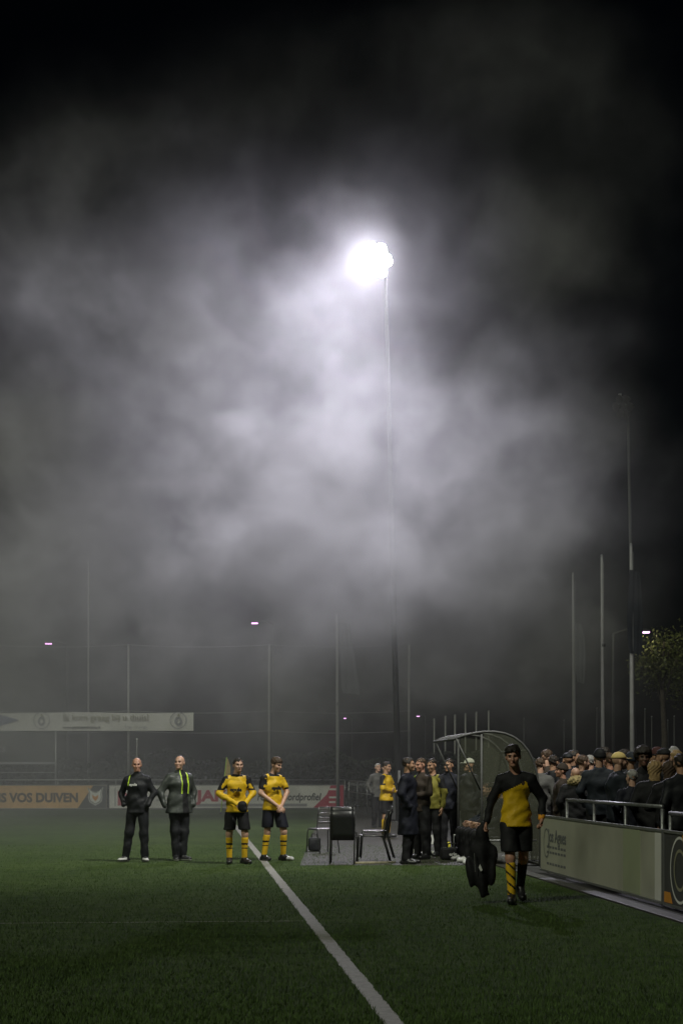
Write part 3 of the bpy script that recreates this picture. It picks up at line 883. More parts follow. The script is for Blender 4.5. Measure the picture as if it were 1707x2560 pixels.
# ------------------------------------------------------------------ masts, flagpoles, street lamps, distant posts
LAMP = at(936, 655, 52)
def mast(label, top_px, base_px, Y, head_py, lit):
    base = at(base_px, 1930, Y); base.z = 0
    top = at(top_px, head_py, Y)
    o = empty('floodlight_mast', base)
    t = top - base
    MB().tube([(0, 0, 0), t * .5, t], [.105, .075, .05], 12).build('pole', M['grey_paint'], o, smooth=True)
    MB().lathe([(0, .03), (.22, .03), (.22, -.01)], 12).build('base_plate', M['steel'], o)
    MB().box((-.035, -.03, 1.1), (.035, -.13, 1.6)).build('fuse_box', M['steel'], o)
    k = Vector((LAMP.x - at(963, 655, 52).x, 0, 0)) if lit else Vector((-.25, 0, 0))
    MB().box((t.x - .62, t.y - .06, t.z - .06), (t.x + .16, t.y + .06, t.z + .02)).build('crossarm', M['steel'], o)
    MB().box((t.x - .40, t.y - .07, t.z - .42), (t.x - .28, t.y + .05, t.z + .62)).build('bracket', M['steel'], o)
    aim = Vector((-22, 24, 0)) - top if lit else Vector((-30, 40, 0)) - top
    q = aim.normalized().to_track_quat('-Y', 'Z').to_matrix().to_4x4()
    rows = ((-.34, -.30), (-.10, -.30), (-.52, .02), (-.22, .02), (.06, .02), (-.36, .33), (-.10, .33))
    for dx, dz in rows:
        Mx = Matrix.Translation(t + Vector((dx, -.16, dz))) @ q @ Matrix.Rotation(R(90), 4, 'X')
        prof = [(.0, -.20), (.10, -.19), (.13, -.10), (.20, .03), (.21, .05)]
        hb = MB().lathe(prof, 20); hb.v = [tuple(Mx @ Vector(p)) for p in hb.v]
        lum = hb.build('luminaire', M['grey_paint'], o, smooth=True)
        lb = MB().lathe([(.205, .045), (.15, .065), (.0, .075)], 20); lb.v = [tuple(Mx @ Vector(p)) for p in lb.v]
        lb.build('lens', M['lens_lit'] if lit else M['lens_off'], lum, smooth=True)
    return tag(o, label, 'floodlight'), top
M['lens_lit'] = material('lit_floodlight_lens', (.8, .8, .8), .3, emit=((1.0, .98, .93), 60))
M['lens_off'] = material('dark_floodlight_lens', (.02, .02, .02), .4)
mast_o, mtop = mast('tall mast whose lit floodlight glares through the smoke', 963, 997, 52, 655, True)
mast('tall unlit floodlight mast at the right, almost lost in the dark', 1568, 1588, 73, 1020, False)
def flood_lamp(energy):
    ld = bpy.data.lights.new('floodlight_beam', 'SPOT')
    ld.energy = energy; ld.shadow_soft_size = .30; ld.spot_size = R(142); ld.spot_blend = 1.0
    ld.color = (.89, .86, 1.0)
    o = bpy.data.objects.new('floodlight_beam', ld); C.objects.link(o)
    o.location = LAMP + Vector((-.12, -.62, 0))
    o.rotation_euler = (Vector((-7, 30, 0)) - LAMP).normalized().to_track_quat('-Z', 'Y').to_euler()
FLOOD_E = 11000
flood_lamp(FLOOD_E)
# its twin further along the same touchline, outside the frame to the right, lights the far half of the pitch
N2 = tl(21, 6.6, 17.2)
def near_mast():
    base = Vector((N2.x, N2.y, 0)); o = empty('floodlight_mast', base)
    MB().tube([(0, 0, 0), (0, 0, 8.6), (0, 0, 17.6)], [.105, .075, .05], 12).build('pole', M['grey_paint'], o, smooth=True)
    MB().lathe([(0, .03), (.22, .03), (.22, -.01)], 12).build('base_plate', M['steel'], o)
    MB().box((-.55, -.06, 17.2), (.55, .06, 17.28)).build('crossarm', M['steel'], o)
    aim = (AIM2 - N2).normalized()
    q = aim.to_track_quat('-Y', 'Z').to_matrix().to_4x4()
    for dx in (-.45, 0, .45):
        Mx = Matrix.Translation(Vector((dx, 0, 17.5))) @ q
        lum = MB().box((-.2, -.05, -.17), (.2, .09, .17), Mx).build('luminaire', M['grey_paint'], o)
        MB().box((-.19, -.056, -.16), (.19, -.0505, .16), Mx).build('lens', M['lens_lit'], lum)
    ld = bpy.data.lights.new('floodlight_beam', 'SPOT')
    ld.energy = NEAR_E; ld.shadow_soft_size = .45; ld.spot_size = R(118); ld.spot_blend = 1.0; ld.color = (1.0, 1.0, .90)
    l_ = bpy.data.objects.new('floodlight_beam', ld); C.objects.link(l_)
    l_.location = N2 + aim * .5 + Vector((0, 0, .3)); l_.rotation_euler = aim.to_track_quat('-Z', 'Y').to_euler()
    tag(o, 'lit floodlight mast outside the right edge, beside the crowd', 'floodlight')
AIM2, NEAR_E = Vector((-14, 48, 0)), 17000
near_mast()

def drape(label_part, o, pts, wid, mat, name='flag'):
    """a limp flag: a folded strip hanging along pts with the given half widths"""
    mb = MB(); n = 9
    rows = []
    for k, ((x, z), w) in enumerate(zip(pts, wid)):
        rows.append([(x + w * i / (n - 1), .05 * math.sin(i * 1.9 + k * .6) * (1 - .03 * k), z - .06 * (i / (n - 1))) for i in range(n)])
    mb.grid(n - 1, len(rows) - 1, lambda i, j: rows[j][i])
    return mb.build(name, mat, o, smooth=True)
def flagpole(label, px, base_px, top_py, Y, r, group=None):
    b = at(base_px, 1930, Y); b.z = 0
    t = at(px, top_py, Y) - b
    o = empty('flagpole', b)
    MB().tube([(0, 0, 0), t * .5, t], [r, r * .8, r * .5], 12).build('pole', M['white_pole'], o, smooth=True)
    MB().lathe([(0, .09), (.035, .06), (.045, .03), (.03, 0)], 10, tuple(t)).build('finial', M['steel'], o, smooth=True)
    MB().tube([(.0, -r - .01, 1.2), (0, -r * .6 - .02, t.z - .2)], .006, 5).build('halyard', M['white_pole'], o)
    MB().box((-.02, -r - .03, 1.15), (.02, -r + .005, 1.3)).build('cleat', M['steel'], o)
    return tag(o, label, 'flagpole', group), b
Y = 69.3
o, b = flagpole('white flagpole with a limp grey flag beside the red board end', 842, 845, 1540, Y, .078)
S_ = Y / F
drape('flag', o, [(.06, zat(1556, Y)), (.08, zat(1600, Y)), (.10, zat(1640, Y)), (.12, zat(1680, Y)), (.14, zat(1715, Y)), (.2, zat(1733, Y))], [.42, .48, .58, .66, .74, .70], M['flag'])
MB().lathe([(.08, -.06), (.085, -.05), (.085, .05), (.08, .06)], 12, (0, 0, zat(1760, Y))).build('dark_band', M['rubber'], o)
FPG = 'tall flagpoles behind the crowd'
o, b = flagpole('leftmost tall flagpole over the crowd, its limp flag hanging halfway down', 1431, 1436, 1437, 59, .075, FPG)
drape('flag', o, [(-.02, zat(1556, 59)), (-.04, zat(1590, 59)), (-.04, zat(1630, 59)), (0, zat(1670, 59)), (.10, zat(1705, 59))], [.24, .38, .42, .36, .22], M['flag'])
o, b = flagpole('bare middle flagpole of the three over the crowd', 1503, 1507, 1392, 54, .075, FPG)
MB().lathe([(.062, -.05), (.068, -.04), (.068, .04), (.062, .05)], 12, (0, 0, zat(1613, 54))).build('dark_band', M['rubber'], o)
o, b = flagpole('rightmost tall flagpole over the crowd, a dark flag wrapped round it', 1576, 1580, 1364, 51.4, .08, FPG)
drape('flag', o, [(-.10, zat(1425, 51.4)), (-.14, zat(1480, 51.4)), (-.18, zat(1540, 51.4)), (-.16, zat(1600, 51.4)), (-.10, zat(1633, 51.4))], [.30, .40, .48, .44, .34], M['flag_dark']).location.y = -.10
def street_lamp(label, px, py, Y, r, dx=.9, lit=None, w=.22):
    p = at(px, py, Y)
    o = empty('street_lamp', (p.x + dx, Y, 0))
    MB().tube([(0, 0, 0), (0, 0, p.z - .1), (-dx * .4, 0, p.z + .12), (-dx + .1, 0, p.z + .1)], [.09, .06, .05, .045], 8).build('pole', M['grey_paint'], o, smooth=True)
    hd = MB().box((-dx - w, -.12, p.z), (-dx + w, .12, p.z + .1)).build('lamp_head', M['grey_paint'], o)
    MB().box((-dx - w * .9, -.11, p.z - .07), (-dx + w * .9, .11, p.z - .003)).build('diffuser', M['street_lens'], hd)
    if lit:
        ld = bpy.data.lights.new('street_light', 'POINT'); ld.energy = lit; ld.shadow_soft_size = .15; ld.color = (1, .86, .55)
        l_ = bpy.data.objects.new('street_light', ld); C.objects.link(l_); l_.location = (p.x - .1, Y, p.z - .35)
    return tag(o, label, 'street lamp', 'lit street lamps beyond the ground')
M['street_lens'] = material('street_lamp_lens', (.8, .7, .8), .3, emit=((1.0, .45, 1.0), 4))
M['warm_lens'] = M['street_lens']
street_lamp('far street lamp glowing pink at the left edge, above the banner', 122, 1608, 108, 1, 1.2)
street_lamp('far street lamp glowing pink high above the two yellow players', 637, 1557, 108, 1, 1.2)
street_lamp('far street lamp glowing pink at the right beside the lit tree', 1612, 1579, 84, 1, -1.6, 30)
street_lamp('tiny distant street lamp right of the white flagpole', 862, 1795, 190, 1, .8, None, .17)
street_lamp('tiny distant street lamp left of the row of thin posts', 1045, 1790, 190, 1, .8, None, .17)
for i, (px, py, Y, r) in enumerate(((1085, 1797, 150, .07), (1113, 1790, 146, .085), (1137, 1787, 143, .085), (1163, 1784, 140, .08), (1190, 1780, 137, .075), (1221, 1777, 134, .07))):
    b = at(px, 1930, Y); b.z = 0
    o = empty('thin_post', b)
    MB().tube([(0, 0, 0), (0, 0, zat(py, Y))], r, 8).build('pole', M['white_pole'], o, smooth=True)
    MB().lathe([(0, .05), (r, .02), (r * 1.1, -.05)], 8, (0, 0, zat(py, Y))).build('cap', M['steel'], o)
    tag(o, ('first', 'second', 'third', 'fourth', 'fifth', 'sixth')[i] + ' from the left in the row of thin pale posts above the dugout', 'post', 'row of thin posts beyond the dugout')
for px, py, Y, lab in ((1309, 1795, 140, 'lone thin post just right of the walking player, above the crowd'), (1409, 1800, 140, 'thin post left of the first tall flagpole'), (1491, 1770, 130, 'thin grey post close left of the middle flagpole'),
                       (1611, 1772, 128, 'thin post under the right street lamp'), (1628, 1791, 132, 'thin post right of the one under the street lamp'), (1684, 1790, 132, 'thin post nearest the right edge'), (1668, 1800, 150, 'faint thin post second from the right edge')):
    b = at(px, 1930, Y); b.z = 0
    o = empty('thin_post', b)
    MB().tube([(0, 0, 0), (0, 0, zat(py, Y))], .05, 8).build('pole', M['grey_paint'], o, smooth=True)
    MB().lathe([(0, .05), (.05, .02), (.055, -.05)], 8, (0, 0, zat(py, Y))).build('cap', M['steel'], o)
    tag(o, lab, 'post', 'scattered thin posts behind the crowd')
o = empty('light_pole', at(222, 1930, 74) * Vector((1, 1, 0)))
MB().tube([(0, 0, 0), (0, 0, zat(1405, 74))], [.055, .03], 10).build('pole', M['white_pole'], o, smooth=True)
MB().lathe([(0, .08), (.05, .04), (.03, -.02)], 8, (0, 0, zat(1405, 74))).build('finial', M['steel'], o)
tag(o, 'tall slim pole rising into the smoke above the banner at the left', 'pole')
def corner_flag():
    b = ground(552, 2035); t = at(567, 1893, b.y) - b
    o = empty('corner_flag', b)
    MB().tube([(0, 0, 0), t], [.022, .016], 8).build('pole', M['lime'], o, smooth=True)
    MB().lathe([(.06, 0), (.05, .05), (.02, .08)], 10).build('base', M['rubber'], o)
    p = lambda k: t * k
    mb = MB()
    for k0, k1, w0, w1 in ((.62, .72, .06, .20), (.72, .86, .20, .16), (.86, .985, .16, .05)):
        a_, b_ = p(k0), p(k1)
        mb.quad((a_.x, 0, a_.z), (a_.x + w0, .03, a_.z - .02), (b_.x + w1, .02, b_.z - .03), (b_.x, 0, b_.z))
    mb.build('flag', M['flag_yellow'], o)
    tag(o, 'corner flag with a limp yellow cloth behind the left yellow player', 'corner flag')
corner_flag()
def tree(label, px, Y, zc, rx, rz_, seed, n=3600):
    b = at(px, 1930, Y); b.z = 0
    o = empty('tree', b)
    mb = MB()
    mb.tube([(0, 0, 0), (.1, .05, zc * .45), (-.05, 0, zc * .8), (.05, 0, zc + rz_ * .6)], [.22, .16, .11, .03], 10)
    rnd = random.Random(seed); tips = []
    for i in range(13):
        an = rnd.uniform(0, 6.28); z0 = zc * rnd.uniform(.6, .95)
        e = Vector((math.cos(an) * rx * rnd.uniform(.5, .95), math.sin(an) * rx * rnd.uniform(.5, .95), zc + rz_ * rnd.uniform(-.6, .8)))
        mb.tube([(0, 0, z0), Vector((0, 0, z0)).lerp(e, .5) + Vector((0, 0, .25)), e], [.06, .035, .012], 6)
        tips.append(np.array(e)); tips.append(np.array(Vector((0, 0, z0)).lerp(e, .6)))
    mb.build('trunk', M['bark'], o, smooth=True)
    def fn(rng, n):
        c = np.array(tips)[rng.integers(0, len(tips), n)]
        return c + rng.normal(0, .34, (n, 3))
    link('crown', leaf_mass(n, fn, .10, seed), M['leaf'], o)
    tag(o, label, 'tree')
tree('small leafy tree lit by the street lamp at the right edge', 1656, 84.6, 7.4, 1.3, 1.2, 8, 2200)
tree('dark loose tree further right, half outside the frame', 1735, 88, 6.8, 1.9, 1.6, 11, 2600)

# ------------------------------------------------------------------ near boards and railing on the right
RZB = math.atan2(-TD.y, -TD.x)
def near_board(Y0, Y1, label, mat):
    a, b = tl(Y0, 4.15), tl(Y1, 4.15)
    w = (a - b).length - .04
    return board(label, a, RZB, w, .80, mat, z0=.06), w
o, w = near_board(26.0, 19.25, 'pale cream board with faint blue-grey lettering at its far end, on the right', M['cream_board'])
M['slate_ink'] = material('slate_print', (.14, .145, .155), .5, var=.1)
lettering('Jos Agnes', .27, M['slate_ink'], o, (.55, T, .50), bold=.004, stretch=1.15)
ring(.42, .47, .20, .225, T, M['slate_ink'], o, 'swoosh', 24, .9)
for z, x1 in ((.40, 1.9), (.32, 1.6), (.15, 1.4)):
    for i in range(7): poly([(.45 + i * .19, z), (.45 + i * .19 + .13, z), (.45 + i * .19 + .13, z + .035), (.45 + i * .19, z + .035)], T, M['slate_ink'], o, 'small_print')
poly([(w - 1.75, .065), (w - .95, .065), (w - .95, .855), (w - 1.75, .855)], T, material('moss_green_band', (.33, .36, .24), .45, .4, var=.1, scale=2), o, 'green_band')
poly([(w - .30, .065), (w - .005, .065), (w - .005, .855), (w - .30, .855)], T, M['white_board'], o, 'white_end')
o, w = near_board(19.2, 15.2, 'near-black board with a thin white ring and orange corners at the right edge', M['grey_board'])
ring(.62, .46, .345, .375, T, M['white_ink'], o, 'ring', 48, 1.0)
ring(.62, .46, .20, .235, T, M['olive_ink'], o, 'inner_ring', 40, 1.0)
for pts in ([(.78, .74), (1.35, .74), (1.35, .855), (.72, .855)], [(.02, .07), (.34, .07), (.25, .19), (.02, .19)], [(1.0, .07), (1.6, .07), (1.6, .20), (1.1, .20)]):
    poly(pts, T - .005, M['orange_ink'], o, 'orange_corner')
o, w = near_board(15.15, 11, 'pale board nearest the camera, outside the right edge', M['white_board'])
railing('steel railing the crowd leans on, above the cream board', tl(25.4, 4.42), tl(20.25, 4.42), 1.13, 4, r=.026)
railing('lower steel rail section of the gate at the right edge', tl(20.05, 4.46), tl(14.5, 4.46), 1.06, 4, r=.026)

# ------------------------------------------------------------------ dugout
M['dugout_tube'] = material('dull_aluminium_tube', (.10, .10, .10), .6, .3, .4, var=.2, scale=9)
def dugout():
    L_ = 2.4
    o = empty('dugout', tl(27.7, 3.74), RZB)
    prof = [(-.66, 2.09), (-.52, 2.145), (-.36, 2.185), (-.18, 2.21), (0, 2.212), (.17, 2.185), (.32, 2.125), (.45, 2.03), (.56, 1.90), (.645, 1.74), (.70, 1.55), (.735, 1.32), (.752, 1.05), (.76, .75), (.76, .0)]
    poly_m = bpy.data.materials.new('scratched_polycarbonate'); poly_m.use_nodes = True
    n, l = poly_m.node_tree.nodes, poly_m.node_tree.links
    n.clear()
    out = n.new('ShaderNodeOutputMaterial'); mix = n.new('ShaderNodeMixShader'); tr = n.new('ShaderNodeBsdfTransparent'); pb = n.new('ShaderNodeBsdfPrincipled')
    nz = n.new('ShaderNodeTexNoise'); nz.inputs['Scale'].default_value = 5; nz.inputs['Detail'].default_value = 6
    mr = n.new('ShaderNodeMapRange'); mr.inputs['To Min'].default_value = .16; mr.inputs['To Max'].default_value = .46
    l.new(nz.outputs[0], mr.inputs[0]); l.new(mr.outputs[0], mix.inputs[0])
    tr.inputs[0].default_value = (.80, .82, .76, 1); pb.inputs['Base Color'].default_value = (.16, .165, .13, 1); pb.inputs['Roughness'].default_value = .28
    l.new(tr.outputs[0], mix.inputs[1]); l.new(pb.outputs[0], mix.inputs[2]); l.new(mix.outputs[0], out.inputs[0])
    xs = [-L_, -L_ * .5, 0]
    for x in xs:
        MB().tube([(x, y, z) for y, z in prof], .022, 8).build('arch', M['dugout_tube'], o, smooth=True)
        MB().tube([(x, .70, .42), (x, -.30, .42), (x, -.30, .0)], .018, 8).build('seat_bracket', M['steel'], o, smooth=True)
    for a, b in zip(xs, xs[1:]):
        mb = MB().grid(1, len(prof) - 1, lambda i, j: (a + .025 if i == 0 else b - .025, *prof[j]))
        mb.build('roof_panel', poly_m, o, smooth=True)
    for x in (-L_ - .012, .012):
        mb = MB()
        pts = [(-.22, .10)] + prof[3:14] + [(.76, .10)]
        mb.quad(*[(x, y, z) for y, z in pts]); mb.build('end_panel', poly_m, o)
        MB().tube([(x, -.22, 0), (x, -.22, 2.17)], .020, 8).build('end_post', M['dugout_tube'], o, smooth=True)
        MB().tube([(x, -.64, 2.10), (x, -.24, 1.25)], .014, 8).build('strut', M['dugout_tube'], o, smooth=True)
    for y, z in (prof[0], prof[8], prof[14]):
        MB().tube([(-L_, y, z + (.03 if z < .1 else 0)), (0, y, z + (.03 if z < .1 else 0))], .02, 8).build('long_rail', M['dugout_tube'], o, smooth=True)
    for i in range(4):
        x = -L_ + .3 + i * (L_ - .6) / 3
        MB().box((x - .21, -.02, .44), (x + .21, .40, .475)).box((x - .21, .40, .46), (x + .21, .44, .80)).build('bucket_seat', M['black_plastic'], o, bevel=.015)
    tag(o, 'curved clear-panelled dugout with an aluminium frame beside the pitch', 'dugout')
dugout()

# ------------------------------------------------------------------ chairs and things on the paving
def chair(label, loc, rz, dz=0.0, back='solid', group='chairs standing on the paving'):
    o = empty('chair', (loc[0], loc[1], dz), rz)          # faces -y
    st, bk = (M['seat_metal'], M['black_plastic']) if back == 'solid' else (M['seat_metal'], M['seat_metal'])
    MB().box((-.21, -.21, .455), (.21, .20, .475)).build('seat', st, o, bevel=.008)
    for s in (-1, 1):
        MB().tube([(s * .205, -.20, .46), (s * .215, -.22, .40), (s * .225, -.25, 0)], .0125, 8).build('leg', M['dark_tube'], o, smooth=True)
        MB().tube([(s * .205, .33, 0), (s * .205, .20, .45), (s * .205, .235, .70), (s * .20, .29, .88)], .0125, 8).build('leg', M['dark_tube'], o, smooth=True)
        MB().tube([(s * .205, -.20, .452), (s * .205, .20, .452)], .011, 8).build('side_rail', M['dark_tube'], o, smooth=True)
    if back == 'solid':
        mb = MB(); P = lambda i, j: (-.195 + .39 * i / 6, .21 + .075 * (j / 4) - .02 * math.sin(math.pi * i / 6) * -1, .40 + .49 * j / 4)
        mb.grid(6, 4, P)
        b = mb.build('backrest', bk, o, smooth=True)
        md = b.modifiers.new('thick', 'SOLIDIFY'); md.thickness = .012
    else:
        for j in range(4):
            z = .56 + j * .085
            MB().box((-.20, .215 + .03 * j, z), (.20, .228 + .03 * j, z + .045)).build('back_slat', bk, o, bevel=.004)
    MB().tube([(-.2, .29, .88), (.2, .29, .88)], .0125, 8).build('top_rail', M['dark_tube'], o, smooth=True)
    return tag(o, label, 'chair', group)
M['dark_tube'] = material('dark_chair_tube', (.10, .10, .105), .3, .5, .6, var=.15, scale=14)
g = ground(858, 2158)
chair('black-backed chair seen from behind, lower of the stacked pair', g, R(176))
chair('black-backed chair seen from behind, upper of the stacked pair', g + Vector((.0, .035, 0)), R(176), .075)
g = ground(928, 2155)
chair('side-on chair facing left with a gleaming seat edge, left of the navy-coated man', g, R(-88))
chair('second side-on chair nested over the one with the gleaming seat', g + Vector((.06, .01, 0)), R(-88), .075)
g = ground(806, 2132)
chair('slatted bright metal chair turned half away, left of the black-backed pair', g, R(205), 0, 'slats')
def bag(label, loc, rz, w, d_, hh, mat, text=None, group='bags and boxes on the paving'):
    o = empty('sports_bag', loc, rz)
    def fn(P):
        q = np.abs(P - np.array((0, 0, hh / 2), f32)) - np.array((w / 2 - .04, d_ / 2 - .04, hh / 2 - .04), f32)
        v = np.sqrt((np.maximum(q, 0) ** 2).sum(1)) + np.minimum(q.max(1), 0) - .04
        return v + folds(P, .008, w * 9)
    v, f = nets(fn, (-w / 2 - .05, -d_ / 2 - .05, -.03), (w / 2 + .05, d_ / 2 + .05, hh + .05), .02)
    link('body', net_mesh('body', [(v, f, 0)]), mat, o)
    MB().tube([(-w * .25, 0, hh - .01), (-w * .2, 0, hh + .07), (w * .2, 0, hh + .07), (w * .25, 0, hh - .01)], .012, 6).build('handle', M['rubber'], o, smooth=True)
    MB().box((-w * .42, -.006, hh - .004), (w * .42, .006, hh + .008)).build('zip', M['steel'], o)
    if text: lettering(text, .085, M['white_ink'], o, (0, -d_ / 2 - .012, hh * .38), align='CENTER', bold=.003)
    return tag(o, label, 'bag', group)
bag('small black bag on the paving left of the slatted chair', ground(786, 2128), R(8), .24, .2, .27, M['char_cloth'])
bag('low black bag with white lettering in front of the dugout', ground(1133, 2150), R(4), .46, .3, .22, M['black_cloth'], 'erima')
bag('dark kit bag beside the boots, left of the lettered bag', ground(1040, 2136), R(-10), .42, .3, .30, M['char_cloth'])
def bottle(label, loc, mat):
    o = empty('bottle', loc)
    MB().lathe([(0, 0), (.036, 0), (.037, .02), (.034, .10), (.037, .17), (.02, .205)], 14).build('body', mat, o, smooth=True)
    MB().lathe([(.022, .205), (.022, .225), (.008, .235), (.008, .25), (0, .252)], 12).build('lid', M['black_plastic'], o, smooth=True)
    tag(o, label, 'bottle', 'drinking bottles by the dugout')
bottle('yellow bottle standing behind the lettered bag', ground(1121, 2131), M['bottle_yellow'])
bottle('orange-yellow bottle left of the yellow one', ground(1094, 2134), M['orange_band'])
o = empty('water_crate', ground(1078, 2110), R(-12))
MB().box((-.2, -.14, 0), (.2, .14, .02)).box((-.2, -.14, .02), (-.185, .14, .2)).box((.185, -.14, .02), (.2, .14, .2)).box((-.185, -.14, .02), (.185, -.125, .2)).box((-.185, .125, .02), (.185, .14, .2)).build('tray', M['white_shoe'], o)
MB().tube([(-.2, 0, .2), (-.2, 0, .34), (.2, 0, .34), (.2, 0, .2)], .012, 6).build('handle', M['steel'], o, smooth=True)
tag(o, 'white bottle crate on the paving left of the dugout', 'crate')
for px, py, lab in ((1042, 2137, 'white football boot lying beside the dark kit bag'), (1082, 2138, 'white football boot lying beside the water crate'), (1100, 2140, 'second white boot, nearest the lettered bag')):
    o = empty('football_boot', ground(px, py), R(70 + px % 40))
    def fn(P):
        v = cone_(P, (0, .08, .045), (0, -.12, .032), .042, .034, (.85, 1, 1))
        v = smin(v, cone_(P, (0, .08, .05), (0, .07, .10), .038, .034), .03)
        v = smax(v, -cone_(P, (0, .075, .09), (0, .06, .16), .024, .03), .01)
        return smax(v, .006 - P[:, 2], .005)
    v, f = nets(fn, (-.06, -.18, -.02), (.06, .14, .16), .011)
    link('upper', net_mesh('upper', [(v, f, 0)]), M['white_shoe'], o)
    for k in range(6): MB().lathe([(.008, 0), (.011, .012)], 6, (-.02 if k % 2 else .02, -.12 + .08 * (k // 2), -.002)).build('stud', M['rubber'], o)
    tag(o, lab, 'boot', 'boots lying on the paving')
g0, g1 = ground(886, 2160), ground(986, 2158)
o = empty('timber_plank', g0, math.atan2(g1.y - g0.y, g1.x - g0.x))
MB().box((0, -.05, .004), ((g1 - g0).length, .05, .034)).build('plank', M['timber'], o, bevel=.004)
tag(o, 'pale timber plank lying along the paving edge under the side-on chairs', 'plank')

# ------------------------------------------------------------------ who stands where
def face(px_dir):
    """turn from facing the camera (degrees, positive to the viewer's right)"""
    return R(px_dir)
# --- two men in dark tracksuits
def trim(m0, m1):
    return lambda Cn: np.where(((np.abs(-Cn[:, 0] - .118 - (1.47 - Cn[:, 2]) * .05) < .011) & (Cn[:, 2] > 1.31) & (Cn[:, 1] < .05)), 1, 0)
J = pose(1.80, 1.12, elL=(.285, .06, 1.19), wrL=(.215, -.075, .985), elR=(-.285, .06, 1.19), wrR=(-.215, -.075, .985),
         knL=(.125, -.012, .50), anL=(.135, .02, .085), toL=(.20, -.12, .035), knR=(-.135, -.012, .50), anR=(-.205, .02, .085), toR=(-.265, -.13, .035), pel=(.02, 0, .97), hiL=(.11, 0, .93), hiR=(-.075, 0, .93))
g = ground(343, 2155)
o = person('bald man in a black tracksuit with hands in pockets, leftmost figure on the pitch', g, face(-8), J,
           [('jacket', 'jacket', [M['char_cloth'], M['lime']], trim(0, 1)), ('trousers', 'trousers', [M['char_cloth']], None), ('shoes', 'shoes', [M['boot'], M['white_shoe']], lambda Cn: np.where((Cn[:, 2] < .022) | ((np.abs(Cn[:, 2] - .06) < .014) & (Cn[:, 1] < -.02)), 1, 0))],
           ('bald_sides', M['hair_grey']), 'ruddy', .017, yaw=14, pitch=6, hands=(None, None))
lettering('epula', .062, M['white_ink'], o, (-.085, -.19, 1.315), bold=.002, ext=.012, name='chest_print')
J = pose(1.84, 1.14, elL=(.275, .05, 1.19), wrL=(.235, -.06, .96), elR=(-.335, .05, 1.17), wrR=(-.30, -.06, .95),
         knL=(.085, -.012, .50), anL=(.07, .02, .085), toL=(.13, -.13, .035), knR=(-.085, .0, .50), anR=(-.05, .03, .085), toR=(-.10, -.12, .035))
def open_paint(Cn):
    s = np.zeros(len(Cn), int)
    fr = Cn[:, 1] < 0
    s[fr & (np.abs(Cn[:, 0] - .055) < .055)] = 1                     # dark inner jacket showing
    s[fr & (np.abs(np.abs(Cn[:, 0] - .055) - .062) < .012) & (Cn[:, 2] > 1.18)] = 2
    return s
g = ground(449, 2152)
o = person('bald man in an open grey-green jacket with lime piping, second from the left', g, face(28), J,
           [('jacket', 'open_jacket', [M['grey_cloth'], M['black_cloth'], M['lime']], open_paint), ('trousers', 'trousers', [M['char_cloth']], None), ('shoes', 'shoes', [M['boot'], M['white_shoe']], lambda Cn: np.where(Cn[:, 2] < .03, 1, 0))],
           None, 'fair', .017, yaw=-46, pitch=-2, hands=(None, None))
# --- two yellow players
def raglan(short):
    def f(Cn):
        ax = np.abs(Cn[:, 0]); s = np.zeros(len(Cn), int)
        s[(ax > .155) & (Cn[:, 2] > 1.275) & (np.abs(Cn[:, 1] - .02) < .075)] = 1
        s[(ax > .19) & (np.abs(Cn[:, 2] - 1.262) < .016)] = 1
        s[(Cn[:, 2] > 1.475) & (ax < .10)] = 1
        return s
    return f
sock_paint = lambda Cn: np.where((np.abs(Cn[:, 2] - .34) < .012) | (np.abs(Cn[:, 2] - .27) < .012), 1, 0)
J = pose(1.80, 1.04, elL=(.275, -.02, 1.19), wrL=(.11, -.245, 1.02), elR=(-.30, -.01, 1.19), wrR=(-.03, -.245, 1.01),
         knL=(.135, -.03, .50), anL=(.135, .02, .085), toL=(.20, -.13, .035), knR=(-.13, -.015, .50), anR=(-.12, .02, .085), toR=(-.15, -.14, .035), hea=(.02, -.035, 1.665))
J['palmL'] = Vector((-.6, .2, -.6)); J['palmR'] = Vector((.6, .2, -.6))
g = ground(592, 2160)
o = person('player in long-sleeved yellow jersey and black shorts clasping gloved hands', g, face(12), J,
           [('jersey', 'shirt', [M['yellow'], M['black_cloth']], raglan(False)), ('shorts', 'shorts', [M['black_cloth']], None), ('socks', 'socks', [M['sock'], M['black_cloth']], sock_paint), ('boots', 'shoes', [M['boot']], None)],
           ('short', M['hair_dark']), 'fair', .016, yaw=8, pitch=6, hands=('grip', 'grip'), seed=1)
lettering('epula', .092, M['black_ink'], o, (-.135, -.158, 1.225), bold=.004, ext=.012, name='chest_print')
hm = []
for sd in 'LR':
    A = J['hand' + sd]
    hm += [(A + Vector((0, 0, .03)), A - Vector((0, 0, .03)), .062, .055), (A, A + Vector((.02, -.03, -.05)), .05, .04)]
link('gloves', net_mesh('gloves', [(*carve(hm, .014, .02, .006), 0)]), M['black_cloth'], o)
J = pose(1.82, 1.02, elL=(.25, -.05, 1.18), wrL=(.05, -.20, .96), elR=(-.255, .0, 1.17), wrR=(-.03, -.20, .95),
         knL=(.155, -.10, .50), anL=(.19, -.02, .085), toL=(.25, -.20, .035), knR=(-.10, .03, .50), anR=(-.125, .10, .085), toR=(-.12, -.06, .035), hea=(.035, -.045, 1.655))
J['palmL'] = Vector((-.6, .2, -.6)); J['palmR'] = Vector((.6, .2, -.6))
g = ground(683, 2152)
